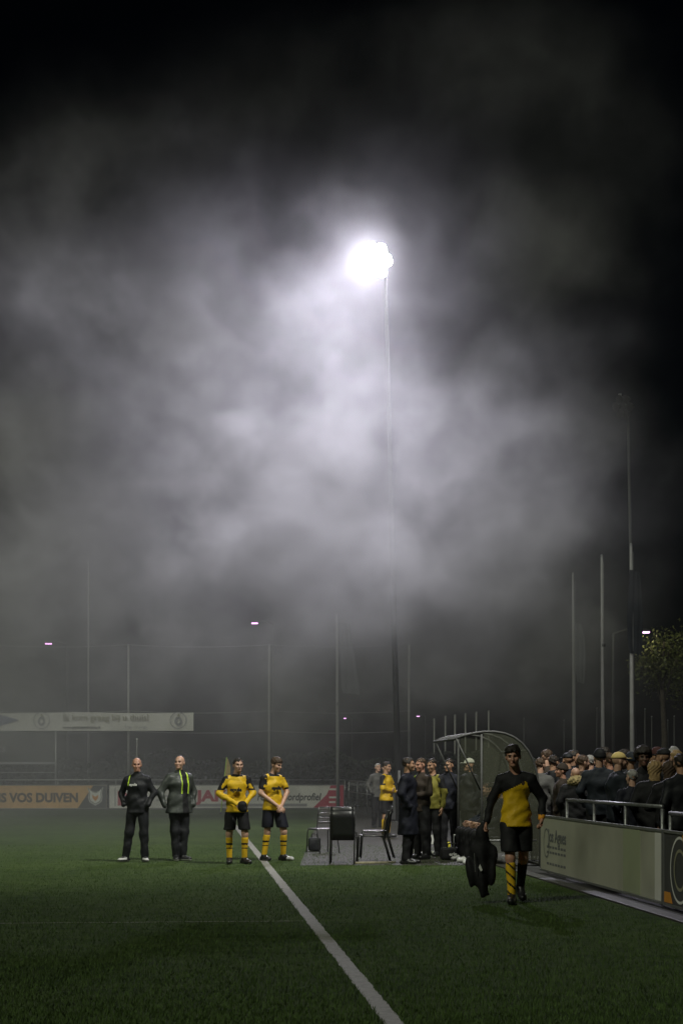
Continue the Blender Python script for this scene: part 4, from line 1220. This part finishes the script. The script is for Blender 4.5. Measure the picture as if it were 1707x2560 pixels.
o = person('player in short-sleeved yellow jersey looking down to the right, hands folded', g, face(34), J,
           [('jersey', 'shirt_short', [M['yellow'], M['black_cloth']], raglan(True)), ('shorts', 'shorts', [M['navy_cloth']], None), ('socks', 'socks', [M['sock'], M['black_cloth']], sock_paint), ('boots', 'shoes', [M['boot'], M['white_shoe']], lambda Cn: np.where(Cn[:, 1] < -.14, 1, 0))],
           ('curly', M['hair_brown']), 'fair', .016, yaw=22, pitch=16, seed=2)
lettering('epula', .085, M['black_ink'], o, (-.12, -.158, 1.245), bold=.004, ext=.012, name='chest_print')

# --- the player walking towards the camera with a jacket in his hand
def split_paint(Cn):
    x, y, z = Cn[:, 0], Cn[:, 1], Cn[:, 2]
    s = np.ones(len(Cn), int)                                           # black
    yel = (y < .06) & (np.abs(x) < .205 + np.clip(1.25 - z, 0, .3) * .25) & (x < .165 + .35 * (1.3 - z)) & (z < 1.385 + x * .50) & (z < 1.52)
    s[yel] = 0
    s[(x > .24) & (z < 1.045)] = 2
    return s
J = pose(1.87, .98, shL=(.172, -.01, 1.415), shR=(-.168, .02, 1.40), elL=(.300, .055, 1.19), wrL=(.285, -.045, .965), elR=(-.275, .02, 1.17), wrR=(-.335, -.05, .925),
         knL=(.085, .04, .505), anL=(.065, .30, .17), toL=(.09, .17, .05), knR=(-.07, -.14, .515), anR=(-.055, -.16, .085), toR=(-.075, -.33, .045), hea=(-.035, -.045, 1.665), nek=(-.005, .01, 1.485))
g = ground(1289, 2258)
WALK = g
o = person('player in black-and-yellow top walking towards the camera with a black jacket in hand', g, face(-3), J,
           [('jersey', 'shirt', [M['yellow_dark'] if 'yellow_dark' in M else M['yellow'], M['black_cloth'], M['orange_band']], split_paint), ('shorts', 'shorts', [M['black_cloth']], None),
            ('socks', 'socks', [M['sock'], M['black_cloth']], lambda Cn: np.where((Cn[:, 0] > 0) | (np.abs((Cn[:, 2] * 9 + Cn[:, 0] * 8) % 1 - .5) < .13), 1, 0)), ('boots', 'shoes', [M['boot']], None)],
           ('curly', M['hair_dark']), 'ruddy', .0135, yaw=-6, pitch=8, roll=-5, hands=('grip', 'grip'), seed=3)
poly([(-.17, .555), (-.09, .558), (-.09, .572), (-.17, .569)], -.135, M['white_ink'], o, 'shorts_print', .02)
poly([(.055, 1.405), (.08, 1.39), (.10, 1.425), (.065, 1.44)], -.175, M['brown_ink'], o, 'crest', .02)
HR = J['handR']
def carried_jacket():
    c = Vector((HR.x - .015, HR.y + .01, 0))
    q = lambda dx, z, dy=0: Vector((c.x + dx, c.y + dy, z))
    s = [(Vector((HR.x, HR.y, HR.z + .05)), q(-.005, HR.z - .08), .045, .07, (1.0, .75, 1)),
         (q(0, HR.z - .06), q(-.015, .60), .072, .118, (1.15, .60, 1)), (q(-.015, .62), q(-.03, .34), .122, .128, (1.25, .55, 1)),
         (q(-.03, .36), q(-.035, .26), .125, .10, (1.2, .5, 1)), (q(.0, .40, -.03), q(.01, .12, -.02), .070, .050, (1.1, .7, 1))]
    lo, hi = extent(s)
    fold = lambda P: field(s, .03)(P) + .012 * np.sin(38 * (P[:, 0] - c.x) * (1.5 - P[:, 2]) + 6 * P[:, 1]) + .006 * np.sin(21 * P[:, 2] + 30 * P[:, 0])
    v, f = nets(fold, lo, hi, .013)
    jo = empty('carried_jacket', WALK, face(-3))
    link('cloth', net_mesh('cloth', [(v, f, 0)]), M['black_cloth'], jo)
    poly([(c.x - .06, .43), (c.x - .045, .47), (c.x - .03, .44), (c.x - .015, .40), (c.x - .035, .385)], HR.y - .105, M['white_ink'], jo, 'small_print', .02)
    MB().tube([(c.x - .11, HR.y - .10, .60), (c.x - .10, HR.y - .105, .38)], .005, 5).build('zip', M['steel'], jo)
    tag(jo, 'black padded jacket dangling from the walking player\'s hand', 'jacket')
carried_jacket()

# --- bench side
def stand(key, **kw):
    return pose(1.8, kw.pop('width', 1.08), **kw)
POCKET = dict(elL=(.275, .06, 1.19), wrL=(.215, -.075, .985), elR=(-.275, .06, 1.19), wrR=(-.215, -.075, .985))
SIDE = dict(elL=(.245, .03, 1.16), wrL=(.25, -.05, .90), elR=(-.245, .03, 1.16), wrR=(-.25, -.05, .90))
FOLD = dict(elL=(.265, -.04, 1.17), wrL=(-.02, -.20, 1.13), elR=(-.265, -.04, 1.17), wrR=(.02, -.21, 1.09))
SIT = dict(pel=(0, .02, .54), wai=(0, .05, .68), che=(0, .07, .88), nek=(0, .07, 1.05), hea=(0, .03, 1.23), shL=(.178, .07, 1.0), shR=(-.178, .07, 1.0), elL=(.25, -.03, .76), wrL=(.15, -.26, .66), elR=(-.25, -.03, .76), wrR=(-.15, -.26, .66),
           hiL=(.10, 0, .52), hiR=(-.10, 0, .52), knL=(.15, -.43, .50), knR=(-.15, -.43, .50), anL=(.15, -.45, .085), anR=(-.17, -.40, .085), toL=(.17, -.60, .035), toR=(-.19, -.55, .035))
tr = ('trousers', 'trousers', [M['black_cloth']], None)
sh = ('shoes', 'shoes', [M['boot']], None)
shw = ('shoes', 'shoes', [M['white_shoe']], None)
person('man in a long navy bench coat seen from the side, right of the chairs', ground(1020, 2160), R(75), stand('coat', **POCKET),
       [('coat', 'coat', [M['navy_cloth']], None), tr, sh], ('short', M['hair_dark']), 'tan', .018, yaw=10, hands=(None, None), key='coat', seed=4)
person('person in brown-grey jacket facing left behind the navy-coated man', ground(1052, 2148), R(-50), stand('x', **FOLD),
       [('jacket', 'jacket', [M['brown_cloth'], M['lime']], trim(0, 1)), tr, sh], ('short', M['hair_brown']), 'ruddy', .018, yaw=-6, pitch=8, hands=(None, None), key='fold', seed=5)
person('person in an olive-yellow bib standing by the dugout', ground(1080, 2141), R(-35), stand('x', **SIDE),
       [('jersey', 'shirt', [M['olive_bib'], M['black_cloth']], raglan(True)), tr, sh], ('short', M['hair_dark']), 'tan', .018, yaw=-14, pitch=14, key='side', seed=6)
person('person in a dark jacket standing at the front post of the dugout', ground(1122, 2136), R(-20), stand('x', **POCKET),
       [('jacket', 'jacket', [M['navy_cloth']], None), tr, sh], ('short', M['hair_dark']), 'tan', .018, yaw=-20, pitch=6, hands=(None, None), key='pocket_b', seed=7)
person('person in an off-white cap standing inside the dugout', ground(1172, 2139), R(-60), stand('x', **POCKET),
       [('jacket', 'puffer', [M['char_cloth']], None), tr, sh], ('cap', M['white_cap']), 'tan', .018, yaw=0, hands=(None, None), key='puffer', seed=8)
BG = 'substitutes seated in the dugout'
for px, py, lab, jk, hair, tone in ((0, 28.3, 'nearest seated substitute in the dugout, short grey hair', 'char_cloth', ('short', M['hair_grey']), 'fair'),
                                   (0, 28.95, 'second seated substitute in the dugout, dark hair', 'black_cloth', ('curly', M['hair_dark']), 'tan'),
                                   (0, 29.6, 'farthest seated substitute in the dugout, brown hair', 'slate_cloth', ('short', M['hair_brown']), 'fair')):
    p = tl(py, 3.92)
    person(lab, p, R(-85), pose(1.8, 1.08, **SIT), [('jacket', 'jacket', [M[jk], M['lime']], None), ('trousers', 'trousers', [M['black_cloth']], None), shw], hair, tone, .02, key='sit' + hair[0], hands=('relaxed', 'relaxed'), group=BG, seed=9)
person('small figure in a yellow shirt and black shorts behind the side-on chairs', ground(966, 2094), R(60), stand('x', **FOLD),
       [('jersey', 'shirt', [M['yellow'], M['black_cloth']], raglan(False)), ('shorts', 'shorts', [M['black_cloth']], None), ('socks', 'socks', [M['sock']], None), sh], ('short', M['hair_dark']), 'tan', .02, yaw=0, pitch=10, key='far_yellow', seed=10)
person('spectator in a pale jacket leaning by the corner railing, left of the mast', at(944, 1930, 47) * Vector((1, 1, 0)), R(20), stand('x', **POCKET),
       [('jacket', 'jacket', [M['pale_cloth']], None), tr, sh], ('short', M['hair_grey']), 'fair', .022, hands=(None, None), key='pocket_c', seed=11)
person('spectator in dark clothes beside the pale-jacketed one by the corner railing', at(962, 1930, 48.5) * Vector((1, 1, 0)), R(-10), stand('x', **POCKET),
       [('jacket', 'jacket', [M['slate_cloth']], None), tr, sh], ('short', M['hair_dark']), 'fair', .022, hands=(None, None), key='pocket_c', seed=11)

# --- crowd behind the railing: photo column and row of the head centre, distance, turn, look
CG = 'crowd behind the railing on the right'
crowd = [
    (1350, 1912, 27.0, 160, 'side', 'jacket', 'pale_cloth', ('short', 'hair_brown'), 'fair', 'spectator in a pale grey jacket with his back turned, right behind the walking player'),
    (1383, 1905, 28.2, 120, 'pocket', 'jacket', 'char_cloth', ('short', 'hair_dark'), 'tan', 'dark-haired spectator between the pale grey jacket and the fur hood'),
    (1404, 1928, 25.6, -105, 'pocket', 'puffer', 'brown_cloth', ('beanie', 'brown_cloth'), 'ruddy', 'short spectator in a brown beanie left of the fur hood'),
    (1437, 1938, 24.2, 175, 'pocket', 'puffer', 'black_cloth', ('fur_hood', 'fur'), 'fair', 'spectator seen from behind in a black coat with a blond fur-trimmed hood'),
    (1456, 1906, 26.2, 95, 'pocket', 'jacket', 'brown_cloth', ('short', 'hair_brown'), 'fair', 'spectator in profile looking right, just above the fur hood'),
    (1433, 1892, 29.5, 100, 'side', 'jacket', 'black_cloth', ('short', 'hair_dark'), 'tan', 'tall dark-haired spectator in the back row above the fur hood'),
    (1497, 1893, 25.4, 170, 'pocket', 'jacket', 'slate_cloth', ('beanie', 'black_cloth'), 'fair', 'spectator in a black beanie and slate jacket left of the yellow cap'),
    (1546, 1903, 23.4, 100, 'fold', 'puffer', 'slate_cloth', ('cap', 'tan_cap'), 'fair', 'spectator in a pale yellow cap and slate-blue coat at the railing'),
    (1579, 1946, 22.2, 190, 'pocket', 'jacket', 'navy_cloth', ('short', 'hair_grey'), 'fair', 'short grey-haired spectator below and right of the yellow cap'),
    (1606, 1894, 23.8, 10, 'fold', 'jacket', 'black_cloth', ('afro', 'hair_dark'), 'dark', 'spectator with a full dark afro facing the pitch'),
    (1634, 1925, 21.2, 165, 'pocket', 'puffer', 'black_cloth', ('long', 'hair_blond'), 'fair', 'spectator with long blond hair seen from behind, in a black coat'),
    (1672, 1926, 20.6, 185, 'fold', 'jacket', 'black_cloth', ('long', 'hair_brown'), 'fair', 'spectator with long brown hair seen from behind near the right edge'),
    (1700, 1908, 20.0, 200, 'side', 'jacket', 'char_cloth', ('short', 'hair_dark'), 'tan', 'dark-coated spectator cut by the right edge'),
    (1657, 1893, 25.5, -150, 'pocket', 'jacket', 'char_cloth', ('cap', 'black_cloth'), 'tan', 'spectator in a black cap in the back row right of the afro'),
    (1690, 1896, 25.0, -140, 'side', 'jacket', 'brown_cloth', ('short', 'hair_blond'), 'fair', 'fair-haired spectator in the back row near the right edge'),
    (1522, 1900, 28.5, -150, 'fold', 'jacket', 'char_cloth', ('short', 'hair_brown'), 'ruddy', 'brown-haired spectator half hidden behind the yellow cap'),
    (1475, 1905, 29.8, 170, 'side', 'jacket', 'navy_cloth', ('short', 'hair_grey'), 'fair', 'grey-haired spectator in the back row between fur hood and black beanie'),
    (1575, 1902, 27.5, 190, 'pocket', 'jacket', 'black_cloth', ('beanie', 'slate_cloth'), 'tan', 'spectator in a slate beanie in the back row right of the yellow cap'),
    (1366, 1893, 0, 140, 'side', 'jacket', 'brown_cloth', ('curly', 'hair_brown'), 'fair', 'curly-haired spectator in the back row behind the pale grey jacket'),
    (1418, 1900, 0, 200, 'fold', 'puffer', 'navy_cloth', ('cap', 'char_cloth'), 'tan', 'spectator in a charcoal cap in the back row left of the fur hood'),
    (1510, 1888, 0, 150, 'side', 'puffer', 'black_cloth', ('curly', 'hair_dark'), 'dark', 'curly dark-haired spectator in the rearmost row behind the black beanie'),
    (1562, 1892, 0, 110, 'fold', 'jacket', 'char_cloth', ('long', 'hair_dark'), 'fair', 'long dark-haired spectator in the rearmost row right of the yellow cap'),
    (1640, 1890, 0, 220, 'pocket', 'puffer', 'brown_cloth', ('beanie', 'red_cloth'), 'tan', 'spectator in a dark reddish beanie behind the long blond hair'),
    (1684, 1886, 0, 170, 'fold', 'puffer', 'char_cloth', ('short', 'hair_grey'), 'fair', 'tall grey-haired spectator in the rearmost row at the right edge'),
]
ROW = {18: 2.2, 19: 2.6, 20: 4.4, 21: 4.2, 22: 3.6, 23: 4.0, 0: .2, 1: 1.4, 2: .3, 4: .9, 5: 3.2, 6: .7, 8: -.2, 9: 1.1, 13: 2.6, 14: 2.4, 15: 3.0, 16: 3.4, 17: 2.4}           # rows back from the railing, in metres
POSES = {'side': SIDE, 'pocket': POCKET, 'fold': FOLD}
for i, (px, py, Y, turn, ps, jk, cl, hr, tone, lab) in enumerate(crowd):
    Y = 6.04 / ((px - CX) / F + .0888) + ROW.get(i, 0)
    hp = at(px, py, Y)
    H = max(1.5, min(1.98, (hp.z + .125)))
    key = 'crowd_' + ps + jk
    o = person(lab, (hp.x, Y, 0), R(turn), pose(1.8, 1.1, **POSES[ps]), [('jacket', jk, [M[cl]], None), tr, sh], (hr[0], M[hr[1]]), tone, .023, yaw=(i * 37) % 40 - 20, key=key,
               hands=(None, None) if ps != 'side' else ('relaxed', 'relaxed'), group=CG, seed=i * .7)
    o.scale = (H / 1.8,) * 3

# lettering becomes plain mesh
def lettering_to_mesh():
    dg = bpy.context.evaluated_depsgraph_get()
    for o in [o for o in scene.objects if o.type == 'FONT']:
        me = bpy.data.meshes.new_from_object(o.evaluated_get(dg))
        n = bpy.data.objects.new('lettering', me); C.objects.link(n)
        nm = o.name.split('.')[0]
        n.parent = o.parent; n.location = o.location; n.rotation_euler = o.rotation_euler; n.scale = o.scale
        bpy.data.objects.remove(o); n.name = nm
lettering_to_mesh()

# ------------------------------------------------------------------ smoke: one volume grid made by geometry nodes
SMOKE_BLOBS = [
    (60, 350, 47.7, 3.9, 0.0000), (60, 500, 48.6, 4, 0.1232), (60, 650, 50.4, 3.5, 0.0001), (60, 800, 46.1, 4.2, 0.2195),
    (60, 1000, 47.8, 3.6, 0.0062), (60, 1150, 53, 4.6, 0.8000), (60, 1350, 51.9, 4.6, 0.8000), (60, 1500, 50.5, 3.6, 0.0010),
    (280, 450, 50.4, 4.3, 0.0760), (300, 600, 49.7, 4.1, 0.0132), (300, 750, 50.7, 3.5, 0.2502), (300, 900, 51.3, 4, 0.0176),
    (300, 1100, 48.1, 3.4, 0.3050), (300, 1250, 52.1, 3.9, 0.0022), (300, 1400, 51, 4.3, 0.0121), (300, 1550, 51, 4.3, 0.4624),
    (500, 300, 48.8, 4.2, 0.0000), (500, 430, 49.1, 4.3, 0.1158), (500, 550, 52.2, 3.5, 0.0000), (500, 700, 47, 3.6, 0.1917),
    (500, 850, 52.8, 3.8, 0.7679), (500, 1000, 50.4, 3.7, 0.6268), (500, 1150, 49.6, 3.8, 0.3850), (500, 1300, 48.5, 4, 0.4450),
    (500, 1450, 50.1, 4.3, 0.0184), (700, 300, 50.8, 4.3, 0.0882), (740, 450, 52, 4.4, 0.0011), (740, 590, 50.7, 3.6, 0.0235),
    (740, 760, 49, 2.3, 0.9000), (740, 900, 52.3, 4, 0.2274), (740, 1020, 51, 3.6, 0.2614), (740, 1150, 51.8, 4, 0.7012),
    (740, 1300, 48, 3.5, 0.0735), (740, 1450, 52, 4.4, 0.4018), (740, 1580, 46.6, 4.2, 0.0232), (900, 300, 47.9, 3.6, 0.0597),
    (900, 450, 47.5, 4.2, 0.0001), (900, 560, 49.6, 3.4, 0.3366), (860, 800, 47, 3.4, 0.1950), (900, 900, 47, 3.7, 0.0005),
    (900, 1000, 47, 4.4, 0.2253), (900, 1150, 47, 4.4, 0.3782), (900, 1300, 47, 3.5, 0.0200), (900, 1450, 48.6, 3.4, 0.4290),
    (1100, 250, 47.4, 3.8, 0.2055), (1100, 420, 50.3, 3.6, 0.0026), (1100, 560, 46.3, 4.3, 0.0686), (1100, 720, 48.2, 4.4, 0.0152),
    (1100, 900, 52.3, 3.8, 0.8000), (1100, 1100, 49.2, 3.9, 0.4186), (1100, 1250, 50.5, 4, 0.3452), (1100, 1400, 49.9, 4, 0.7967),
    (1100, 1550, 52.6, 3.9, 0.8000), (1300, 260, 49, 4.1, 0.1523), (1300, 500, 47.7, 3.7, 0.0034), (1300, 680, 52.8, 3.9, 0.7622),
    (1300, 850, 49.8, 3.4, 0.1352), (1300, 1050, 48.9, 4, 0.4238), (1300, 1230, 46.1, 4, 0.0716), (1300, 1400, 50.4, 3.5, 0.8000),
    (1300, 1560, 50.4, 3.9, 0.0989), (1480, 350, 50.8, 3.8, 0.1040), (1480, 600, 50.9, 4.1, 0.0618), (1480, 850, 46.2, 3.5, 0.0087),
    (1480, 1100, 50.7, 4.4, 0.0358), (1480, 1300, 47.8, 3.9, 0.1487), (1480, 1500, 50.1, 3.7, 0.1460), (60, 1720, 56, 4.2, 0.6852),
    (280, 1740, 56, 4.2, 0.1528), (560, 1720, 56, 4.2, 0.0150), (760, 1720, 56, 4.2, 0.6294), (1000, 1720, 56, 4.2, 0.8000),
    (1200, 1700, 56, 4.2, 0.1281), (1380, 1680, 56, 4.2, 0.5584), (180, 950, 52, 3.2, 0.0014), (180, 1300, 49, 3.2, 0.0007),
    (400, 1380, 47, 3.2, 0.3382), (620, 1150, 50, 3.2, 0.0284), (620, 1360, 52, 3.2, 0.0060), (620, 800, 49, 3.2, 0.0350),
    (1000, 1350, 47, 3.2, 0.0135), (1200, 1150, 50, 3.2, 0.0285), (1200, 1350, 52, 3.2, 0.0463), (1400, 1250, 49, 3.2, 0.0895),
    (640, 1600, 47, 3.2, 0.2318), (900, 1600, 50, 3.2, 0.1022), (420, 1620, 52, 3.2, 0.2049), (1250, 1600, 49, 3.2, 0.0453),
    (840, 1480, 47, 3.2, 0.2140),
]
def make_smoke():
    lo, hi, res = Vector((-17, 24, -0.3)), Vector((15, 68, 28)), (190, 176, 168)
    blobs = SMOKE_BLOBS                            # photo column, row, distance (m), reach (m), weight
    ng = bpy.data.node_groups.new('smoke_density', 'GeometryNodeTree')
    ng.interface.new_socket('Geometry', in_out='INPUT', socket_type='NodeSocketGeometry')
    ng.interface.new_socket('Geometry', in_out='OUTPUT', socket_type='NodeSocketGeometry')
    N, L = ng.nodes, ng.links
    def math_(op, a, b=None, clamp=False):
        n = N.new('ShaderNodeMath'); n.operation = op; n.use_clamp = clamp
        for i, v in enumerate((a, b)):
            if v is None: continue
            if isinstance(v, (int, float)): n.inputs[i].default_value = v
            else: L.new(v, n.inputs[i])
        return n.outputs[0]
    def vec_(op, a, b, out=0):
        n = N.new('ShaderNodeVectorMath'); n.operation = op
        for i, v in enumerate((a, b)):
            if isinstance(v, (tuple, Vector)): n.inputs[i].default_value = v
            elif isinstance(v, (int, float)): n.inputs['Scale'].default_value = v
            else: L.new(v, n.inputs[i])
        return n.outputs[out]
    def noise(v, scale, detail, rough=.5, col=False):
        n = N.new('ShaderNodeTexNoise'); L.new(v, n.inputs['Vector'])
        n.inputs['Scale'].default_value = scale; n.inputs['Detail'].default_value = detail; n.inputs['Roughness'].default_value = rough
        return n.outputs['Color' if col else 0]
    pos = N.new('GeometryNodeInputPosition').outputs[0]
    w = vec_('SUBTRACT', noise(pos, .11, 2, .5, True), (.5, .5, .5))
    w2 = vec_('SUBTRACT', noise(pos, .42, 3, .55, True), (.5, .5, .5))
    p = vec_('ADD', pos, vec_('SCALE', w, 5.0))
    p = vec_('ADD', p, vec_('SCALE', w2, 3.0))
    total = None
    for (px, py, Y, r, wt) in blobs:
        c = at(px, py, Y)
        dist = vec_('DISTANCE', p, c, 1)
        t = math_('SUBTRACT', 1.0, math_('DIVIDE', dist, r), True)
        t = math_('MULTIPLY', math_('MULTIPLY', t, t), wt)
        total = t if total is None else math_('ADD', total, t)
    # wispy break-up
    n1 = noise(vec_('MULTIPLY', p, (1, 1, 1.25)), .33, 7, .64)
    br = math_('MULTIPLY', math_('SUBTRACT', n1, .30), 3.2, True)
    total = math_('MULTIPLY', total, math_('ADD', math_('POWER', br, 1.3), .10))
    n2 = noise(vec_('ADD', p, vec_('SCALE', w2, 2.5)), 1.05, 4, .6)
    total = math_('MULTIPLY', total, math_('ADD', math_('MULTIPLY', math_('SUBTRACT', n2, .25), 2.0, True), .28))
    # smoke thinned artificially round the lamps to hold down their glow
    near = math_('MULTIPLY', math_('SUBTRACT', vec_('DISTANCE', pos, LAMP, 1), .8), 1 / 9.0, True)
    total = math_('MULTIPLY', total, math_('ADD', math_('MULTIPLY', math_('POWER', near, 1.6), .94), .06))
    # two fresh billows drifting off just below and left of the lamps
    for (px, py, Y, r, wt) in ((715, 790, 50.4, 2.3, .040), (815, 770, 50.8, 1.6, .012)):
        q = math_('SUBTRACT', 1.0, math_('MULTIPLY', vec_('DISTANCE', vec_('ADD', pos, vec_('SCALE', w2, 2.2)), at(px, py, Y), 1), 1 / r), True)
        total = math_('ADD', total, math_('MULTIPLY', math_('MULTIPLY', q, wt), math_('MULTIPLY', math_('SUBTRACT', n2, .40), 4.5, True)))
    halo = math_('SUBTRACT', 1.0, math_('MULTIPLY', vec_('DISTANCE', pos, LAMP, 1), 1 / 2.6), True)
    total = math_('ADD', total, math_('MULTIPLY', math_('MULTIPLY', halo, halo), .009))
    # ground mist, thicker towards the left and the far side
    sep = N.new('ShaderNodeSeparateXYZ'); L.new(p, sep.inputs[0])
    x, y, z = sep.outputs
    low = math_('SUBTRACT', 1.0, math_('DIVIDE', z, 9.0), True)
    left = math_('ADD', math_('MULTIPLY', math_('SUBTRACT', 3.0, x), 1 / 14.0, True), .12)
    far = math_('MULTIPLY', math_('SUBTRACT', y, 25.0), 1 / 9.0, True)
    mist = math_('MULTIPLY', math_('MULTIPLY', low, left), math_('MULTIPLY', far, .015))
    mist = math_('MULTIPLY', mist, math_('ADD', n1, .45))
    total = math_('ADD', total, mist)
    # fade to nothing at the sides of the grid
    s2 = N.new('ShaderNodeSeparateXYZ'); L.new(pos, s2.inputs[0])
    for o, a, b, m in ((s2.outputs[0], lo.x, hi.x, 2.5), (s2.outputs[1], lo.y, hi.y, 3.0), (s2.outputs[2], lo.z - 4, hi.z, 3.0)):
        f = math_('MULTIPLY', math_('MINIMUM', math_('SUBTRACT', o, a), math_('SUBTRACT', b, o)), 1 / m, True)
        total = math_('MULTIPLY', total, f)
    vc = N.new('GeometryNodeVolumeCube')
    vc.inputs['Min'].default_value, vc.inputs['Max'].default_value = lo, hi
    for k, n in zip('XYZ', res): vc.inputs['Resolution ' + k].default_value = n
    L.new(total, vc.inputs['Density'])
    m = bpy.data.materials.new('smoke'); m.use_nodes = True
    mn = m.node_tree.nodes; mn.clear()
    out = mn.new('ShaderNodeOutputMaterial')
    pv = mn.new('ShaderNodeVolumePrincipled')
    pv.inputs['Color'].default_value = (.88, .88, .90, 1)
    pv.inputs['Density'].default_value = SMOKE_DENSITY
    pv.inputs['Anisotropy'].default_value = .25
    m.node_tree.links.new(pv.outputs[0], out.inputs['Volume'])
    sm = N.new('GeometryNodeSetMaterial'); sm.inputs['Material'].default_value = m
    L.new(vc.outputs[0], sm.inputs[0])
    go = N.new('NodeGroupOutput'); N.new('NodeGroupInput')
    L.new(sm.outputs[0], go.inputs[0])
    vol = bpy.data.volumes.new('smoke'); vol.materials.append(m)
    o = bpy.data.objects.new('smoke', vol); C.objects.link(o)
    md = o.modifiers.new('density', 'NODES'); md.node_group = ng
    o['label'] = 'pale smoke drifting in clumps round the lit floodlight and over the pitch'
    o['category'] = 'smoke'; o['kind'] = 'stuff'
    return o
SMOKE_DENSITY = 1.0
make_smoke()
